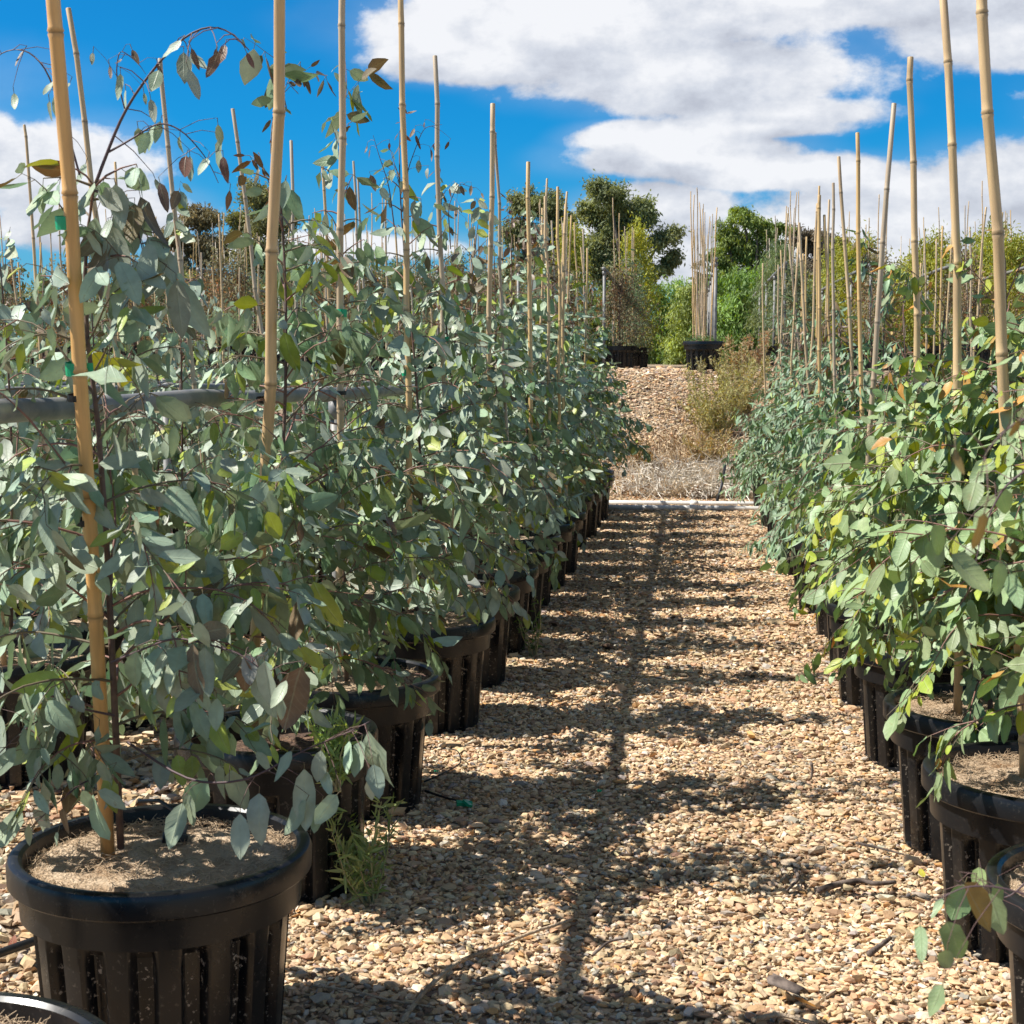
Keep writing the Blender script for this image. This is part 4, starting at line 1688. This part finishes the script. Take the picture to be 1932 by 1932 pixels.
# a loose belt of bushes closing the view
bush = [(1200, 1330, 505, 44, (.10, .15, .045), 'dark green bush between the large gum and the centre stakes'),
        (1270, 1400, 520, 40, (.16, .19, .07), 'mid green bush directly behind the centre stakes'),
        (1340, 1480, 470, 38, (.12, .18, .06), 'weeping green tree in front of the bright green tree'),
        (1060, 1210, 520, 42, (.10, .13, .05), 'low dark bush below the large gum'),
        (920, 1070, 525, 44, (.10, .12, .06), 'low dark bush under the broad gum'),
        (1470, 1620, 500, 42, (.15, .17, .05), 'olive bush behind the first right terrace row'),
        (1600, 1760, 505, 43, (.17, .20, .05), 'olive bush behind the second right terrace row'),
        (1740, 1900, 500, 44, (.14, .17, .05), 'olive bush behind the third right terrace row'),
        (1880, 2040, 505, 44, (.12, .15, .05), 'olive bush at the far right end of the belt'),
        (560, 720, 520, 46, (.11, .13, .06), 'dull bush right of the left pair of gums'),
        (400, 560, 505, 46, (.11, .13, .06), 'dull bush under the taller left gum'),
        (240, 410, 500, 46, (.12, .13, .06), 'dull bush under the lower left gum')]
for i, (a, b, pt, Y, c, lab) in enumerate(bush):
    c = tuple(np.array(c) * 1.5)
    tree('bush', lab, a, b, pt, Y, [(.3, .72, .3, .2), (.68, .74, .3, .2), (.5, .5, .45, .28), (.2, .35, .3, .24), (.8, .36, .3, .24), (.5, .2, .5, .2), (.25, .08, .35, .12), (.75, .08, .35, .12)], c,
         tuple(np.array(c) * 1.9), 6500, .13, .28, 1.0, 50 + i, 'bushes behind the terrace', .08)


def scrub():
    rs = np.random.RandomState(77)
    g = G()
    n = 26000
    x = rs.uniform(-45, 26, n)
    y = rs.uniform(50, 58, n)
    hgt = 2.6 + .6 * np.sin(x * .9) + .5 * np.sin(x * 2.3 + 1) + .4 * np.sin(x * 5.1)
    z = np.array([float(q) for q in gz(x, y)]) + hgt * rs.rand(n) ** .8
    tone = .8 + .35 * np.sin(x * 1.7 + z) + rs.uniform(-.2, .2, n)
    col = np.array([(.17, .20, .09)]) * tone[:, None]
    L_ = rs.uniform(.2, .42, n)
    leaf_mesh(g, np.stack([x, y, z], -1), rs.normal(0, 1, (n, 3)) + [0, 0, .3], rs.normal(0, .6, (n, 3)) + [-.2, -.8, .4], L_, L_ * .45, np.clip(col, .02, .5), hi=False)
    tag(obj('scrub', g.mesh('scrub', M['leaf_far'])), 'low belt of far scrub closing the view behind the terrace', 'scrub', kind='stuff')


scrub()

# ------------------------------------------------------------------ distant shed
def shed():
    Y = 66.0
    x0, x1 = at(530, 512, Y).x, at(905, 512, Y).x
    zt = at(700, 508, Y).z
    z0 = float(gz(x0, Y))
    t = bpy.data.objects.new('shed', None)
    C.objects.link(t)
    t.location = ((x0 + x1) / 2, Y, z0)
    tag(t, 'long low pale metal shed glimpsed far behind the left stakes', 'shed')
    W = x1 - x0
    hh = zt - z0
    g = G()
    n = int(W / .15)
    xs = np.linspace(-W / 2, W / 2, n)
    dep = np.where(np.arange(n) % 2 == 0, 0, .03)
    V = np.concatenate([np.stack([xs, dep, np.zeros(n)], -1), np.stack([xs, dep, np.full(n, hh * .72)], -1)])
    j = np.arange(n - 1)
    g.add(V, np.stack([j, j + 1, j + 1 + n, j + n], -1))
    g.box((-W / 2, 4, hh * .36), (.06, 8, hh * .72))
    g.box((W / 2, 4, hh * .36), (.06, 8, hh * .72))
    g.box((0, 8, hh * .36), (W, .06, hh * .72))
    obj('wall', g.mesh('wall', mat('shed wall', (.42, .43, .42), .6)), t)
    g = G()
    th = math.atan2(hh * .28, 4)
    g.box((0, 1.9, hh * .86), (W + .6, 4.5, .06), (th, 0, 0))
    g.box((0, 6.1, hh * .86), (W + .6, 4.5, .06), (-th, 0, 0))
    obj('roof', g.mesh('roof', mat('shed roof', (.55, .56, .56), .5)), t)
    g = G()
    g.box((0, -.3, hh * .72), (W + .6, .14, .12))
    obj('gutter', g.mesh('gutter', mat('shed gutter', (.3, .31, .3), .5)), t)


shed()


# ------------------------------------------------------------------ bank: dry grass, weeds, pipes
def dry_grass():
    rs = np.random.RandomState(5)
    g = G()
    n = 3300
    for k in range(n):
        x = rs.normal(.12, .45)
        y = 16.35 + abs(rs.normal(0, .95))
        if y > 20.5 or x < -1.5 or x > 1.6:
            continue
        if x < -.35 and y > 18 and rs.rand() < .7:
            continue
        z = float(gz(x, y))
        a = rs.uniform(0, 6.28)
        ln = rs.uniform(.12, .45)
        lie = rs.uniform(.1, 1.0)
        d = np.array([math.cos(a) * lie, math.sin(a) * lie - .25, rs.uniform(.15, .9)])
        d /= np.linalg.norm(d)
        p = np.array([x, y, z])
        m_ = p + d * ln * .5 + rs.normal(0, .01, 3)
        e = p + d * ln + np.array([rs.normal(0, .05), -.03, -ln * rs.uniform(0, .6)])
        e[2] = max(e[2], float(gz(e[0], e[1])) + .01)
        low = y < 17.3
        c = np.array((.80, .74, .64) if (low and rs.rand() < .75) else ((.72, .57, .38) if rs.rand() < .8 else (.25, .15, .09))) * rs.uniform(.65, 1.2)
        g.tube([p, m_, e], [.006, .0045, .0018], 3, col=c, cap=False)
    o = obj('dry_grass', g.mesh('dry_grass', M['straw']))
    tag(o, 'matted dry straw-coloured grass on the lower bank', 'grass', kind='stuff')


dry_grass()


def weed(x, y, z, h, rad, n, label, base, alt, seed, lsz=.03, lw=.25, name='weed', group=None, stemcol=(.34, .30, .16), up=.6, hi=False):
    rs = np.random.RandomState(seed)
    t = bpy.data.objects.new(name, None)
    C.objects.link(t)
    t.location = (x, y, z)
    tag(t, label, 'weed', group)
    w, g = G(), G()
    P, D = [], []
    ns = max(6, n // 45)
    for k in range(ns):
        a = rs.uniform(0, 6.28)
        r = rad * math.sqrt(rs.rand())
        e = np.array([math.cos(a) * r, math.sin(a) * r, h * rs.uniform(.45, 1.0)])
        b = e * [.15, .15, 0]
        m_ = (b + e) / 2 + rs.normal(0, rad * .12, 3)
        w.tube([b, m_, e], [.003, .0022, .001], 4, col=np.array(stemcol) * rs.uniform(.7, 1.3), cap=False)
        q = n // ns
        tt = rs.uniform(.15, 1.0, q)[:, None]
        pp = np.where(tt < .5, b + (m_ - b) * tt * 2, m_ + (e - m_) * (tt - .5) * 2)
        P.append(pp + rs.normal(0, .006, (q, 3)))
        D.append(rs.normal(0, .7, (q, 3)) + [0, 0, up])
    P, D = np.concatenate(P), np.concatenate(D)
    q = len(P)
    L_ = rs.uniform(.6, 1.3, q) * lsz
    k = rs.rand(q, 1)
    col = (np.array(base) * (1 - k) + np.array(alt) * k) * rs.uniform(.75, 1.2, (q, 1))
    leaf_mesh(g, P, D, rs.normal(0, .6, (q, 3)) + [-.3, -.4, .7], L_, L_ * lw, np.clip(col, .01, .8), 'lance', hi=hi)
    obj('stem', w.mesh('stem', M['twig'], True), t)
    obj('foliage', g.mesh('leaves', M['leaf_far']), t)


wp = hit(672, 1690, 0)
weed(-.80, 3.62, 0.0, .30, .14, 460, 'low green weed sprouting from the gravel beside the small mulch pot', (.24, .34, .13), (.36, .40, .18), 1, .044, .18, hi=True)
weed(-.88, 3.60, .30, .24, .11, 320, 'green weed with narrow leaves growing over the rim of the mulch pot', (.28, .40, .16), (.36, .44, .18), 2, .046, .18, hi=True)
weed(-.74, 7.0, 0, .3, .09, 160, 'small weed against the pots halfway along the left edge', (.12, .22, .07), (.2, .28, .1), 3, .03, .25)
WB = 'weeds growing on the gravel bank'
for i, (px, py, Y, h, rad, n, lab, b, a) in enumerate([
        (1350, 810, 18.2, .98, .50, 3600, 'large yellow-green weed bush on the right side of the bank', (.34, .35, .13), (.46, .40, .19)),
        (1395, 780, 18.8, .95, .42, 2600, 'weed bush on the bank behind the largest one', (.32, .32, .13), (.44, .37, .18)),
        (1335, 880, 17.4, .50, .34, 1300, 'low weed at the foot of the bank below the weed bush', (.34, .32, .14), (.48, .36, .19)),
        (1392, 700, 20.4, .62, .20, 800, 'upright dry weed at the crest of the bank right of the black pot', (.44, .36, .19), (.52, .40, .22)),
        (1425, 690, 21.0, .60, .24, 800, 'brownish weed clump at the crest behind the right-hand saplings', (.46, .33, .20), (.50, .38, .22)),
        (1215, 900, 17.2, .40, .22, 360, 'brown-green weed at the left foot of the bank', (.24, .2, .09), (.32, .22, .11)),
        (1320, 690, 20.8, .25, .12, 160, 'small pale weed in front of the black pot on the crest', (.30, .30, .16), (.38, .34, .2)),
        (1270, 845, 18.0, .22, .12, 120, 'little dry weed in the middle of the bank', (.36, .28, .16), (.3, .22, .12))]):
    p = at(px, py, Y)
    weed(p.x, Y, float(gz(p.x, Y)) - .02, h, rad, n, lab, b, a, 20 + i, .055, .3, group=WB)

for nm, Y, z, r in (('back', 15.35, .032, .027), ('front', 14.85, .03, .027)):
    g = G()
    g.tube([(-1.5, Y, z), (-.3, Y + .02, z), (.35, Y + .03, z), (1.6, Y + (.10 if nm == 'back' else -.04), z)], r, 12)
    g.tube([(-.02, Y + .02, z), (.06, Y + .025, z)], r + .005, 12)
    o = obj('water_pipe', g.mesh('water_pipe', M['pvc'], True))
    tag(o, 'white plastic pipe across the path\'s far end, %s of the two' % ('one nearer the bank' if nm == 'back' else 'one nearer the viewer'), 'pipe', 'white pipes across the path')
g = G()
a, b = at(1353, 945, 15.9), at(1368, 878, 16.3)
g.tube([a, (a + b) / 2 + Vector((.012, 0, 0)), b], .016, 10)
tag(obj('riser_pipe', g.mesh('riser_pipe', M['poly'], True)), 'black pipe stub standing up behind the white pipes', 'pipe')
# black poly line along the left corner and between pots
g = G()
g.tube([(-2.2, 2.2, .02), (-1.7, 2.9, .03), (-1.42, 3.25, .06), (-1.36, 3.7, .03), (-1.4, 5, .02), (-1.4, 9, .02), (-1.4, 15, .02)], .011, 8)
tag(obj('irrigation_hose', g.mesh('irrigation_hose', M['poly'], True)), 'black irrigation hose lying behind the pots of the path\'s left edge', 'hose')


def thin_tube(pts, r, name, label, cat, m=M['poly'], col=None, group=None, parent=None):
    g = G()
    pts = np.array([np.array(p) for p in pts], float)
    n = len(pts)
    if n > 2:
        dd = np.linspace(0, n - 1, n * 4)
        i = np.minimum(dd.astype(int), n - 2)
        f = (dd - i)[:, None]
        pp = pts[i] * (1 - f) + pts[i + 1] * f
        for _ in range(2):
            pp[1:-1] = (pp[:-2] + 2 * pp[1:-1] + pp[2:]) / 4
        pts = pp
    g.tube(pts, np.linspace(r, r * .6, len(pts)), 6)
    o = obj(name, g.mesh(name, m, True), parent)
    if parent is None:
        tag(o, label, cat, group)
    return o


t1 = thin_tube([hit(802, 1492, .03), hit(840, 1505, .02), hit(872, 1512, .025)], .0045, 'drip_tube', 'thin black drip tube with a green end beside the fourth left pot', 'tube')
g = G()
c = hit(876, 1516, .02)
g.box((c.x, c.y, c.z), (.05, .018, .012), (.2, .1, .3))
g.box((c.x + .012, c.y - .012, c.z + .004), (.02, .03, .008), (.4, .3, 1.0))
o = obj('end_cap', g.mesh('end_cap', M['green_tie']), t1)
thin_tube([hit(800, 1475, .03), hit(835, 1460, .05), hit(872, 1440, .03), hit(865, 1415, .05), hit(835, 1412, .04)], .003, 'drip_tube', 'looped thin black tube beside the fourth left pot', 'tube')
for i, (px, py, lab) in enumerate([(1412, 1304, 'scrap of green tie lying on the right side of the path'), (1130, 1492, 'pale green scrap of tie near the rail\'s shadow'),
                                   (822, 1455, 'tiny green scrap on the gravel near the looped tube')]):
    g = G()
    c = hit(px, py, .022)
    rs = np.random.RandomState(i)
    V = []
    for k in range(5):
        V += [[k * .008 - .016, -.006, .004 * math.sin(k * 2)], [k * .008 - .016, .007, .004 * math.cos(k * 2)]]
    V = np.array(V) @ np.array(Euler((.2, .1, rs.uniform(0, 3))).to_matrix()).T
    g.add(V + np.array(c), [[2 * k, 2 * k + 2, 2 * k + 3, 2 * k + 1] for k in range(4)])
    tag(obj('tie_scrap', g.mesh('tie_scrap', M['green_tie'])), lab, 'scrap', 'scraps of green tie on the gravel')
# orange marker on bank
g = G()
c = at(1268, 828, 18.3)
zc = float(gz(c.x, 18.3)) + .03
g.lathe([(.001, .035), (.03, .03), (.045, 0), (.035, -.03), (.001, -.035)], 12)
o = obj('clay_lump', g.mesh('clay_lump', mat('orange clay', (.62, .22, .08), .7, bump=(40, .8, .01)), True))
o.location = (c.x, 18.3, zc)
tag(o, 'small orange lump lying halfway up the bank', 'lump')

# twigs and bark on the gravel
tw = [([(1530, 1425), (1526, 1450), (1530, 1470)], .006, 'short dark stick standing out of the gravel near the right pots'),
      ([(1545, 1680), (1580, 1668), (1625, 1660), (1650, 1668), (1690, 1664)], .009, 'dark crooked bark stick lying in front of the right pots'),
      ([(1500, 1640), (1508, 1658), (1485, 1680)], .006, 'small dark bent twig left of the crooked bark stick'),
      ([(1640, 1800), (1660, 1785), (1680, 1770)], .008, 'short dark bark piece beside the nearest right pot'),
      ([(1615, 1590), (1660, 1600), (1705, 1612)], .004, 'thin grey stem pair lying by the third right pot'),
      ([(760, 1925), (800, 1870), (860, 1815), (930, 1790), (1000, 1760), (1080, 1735)], .006, 'long thin pale branch across the gravel near the front left pot'),
      ([(590, 1860), (660, 1868), (740, 1888), (820, 1900)], .003, 'thin pale twig on the gravel beside the front left pot'),
      ([(1120, 1800), (1150, 1775), (1185, 1770)], .004, 'little twig in the rail\'s shadow near the bottom of the photo'),
      ([(1420, 1925), (1470, 1912), (1540, 1932)], .006, 'pale bark strip at the bottom edge of the path')]
for i, (pts, r, lab) in enumerate(tw):
    P = [hit(px, py, .02 + (.05 - .05 * k if i == 0 else .004)) for k, (px, py) in enumerate(pts)]
    if i == 0:
        P = [hit(1530, 1470, .01) + Vector((0, 0, .055)), hit(1530, 1470, .01) + Vector((.005, 0, .03)), hit(1530, 1470, .01)]
    thin_tube(P, r, 'stick', lab, 'stick', M['debris'] if i not in (5, 6, 8) else M['coir'], group='sticks and twigs on the gravel')
g = G()      # curled bark
c = hit(1482, 1880, .02)
V, Q = [], []
for i in range(9):
    a = math.radians(10 + i * 17)
    for j in range(6):
        V.append([(j - 2.5) * .015 + .004 * math.sin(i * 1.7), .026 * math.cos(a) * (1 - j * .05), .026 * math.sin(a) * (1 - j * .05) + .01])
for i in range(8):
    for j in range(5):
        Q.append([i * 6 + j, i * 6 + j + 1, (i + 1) * 6 + j + 1, (i + 1) * 6 + j])
g.add(np.array(V), Q)
o = obj('bark_curl', g.mesh('bark_curl', M['debris'], True))
o.location = c
o.rotation_euler = (0, .1, -.5)
md = o.modifiers.new('thick', 'SOLIDIFY')
md.thickness = .003
tag(o, 'curled piece of grey bark on the gravel at the bottom of the path', 'bark')
# fallen leaves
fl = [(1748, 1590, 'upright yellow-green fallen leaf near the third right pot', (.42, .38, .04)), (1742, 1655, 'yellow fallen leaf lying by the right pots', (.45, .42, .06)),
      (1540, 1900, 'orange-brown fallen leaf at the bottom edge of the path', (.40, .18, .04)), (900, 1480, 'brown fallen leaf in the shadow of the fourth left pot', (.25, .14, .07)),
      (1360, 1500, 'tan fallen leaf in the middle of the path', (.42, .27, .12)), (1330, 1610, 'brown fallen leaf where twig shadows cross the path', (.30, .17, .08)),
      (20, 1790, 'red-brown curled leaf behind the front left pot', (.24, .08, .04)), (1090, 1690, 'dark brown fallen leaf beside the rail\'s shadow', (.2, .11, .06))]
for i, (px, py, lab, c) in enumerate(fl):
    g = G()
    RS = np.random.RandomState(40 + i)
    up = i == 0
    leaf_mesh(g, [(0, 0, 0)], [(0.1, .1, 1) if up else (1, .3, .12)], [(0, -1, .2) if up else (0, 0, 1)], [.05], [.02], np.array([c]))
    o = obj('fallen_leaf', g.mesh('fallen_leaf', M['leaf'], True))
    o.location = hit(px, py, .022)
    o.rotation_euler = (0, 0, i * 1.3)
    tag(o, lab, 'leaf', 'fallen leaves on the gravel')
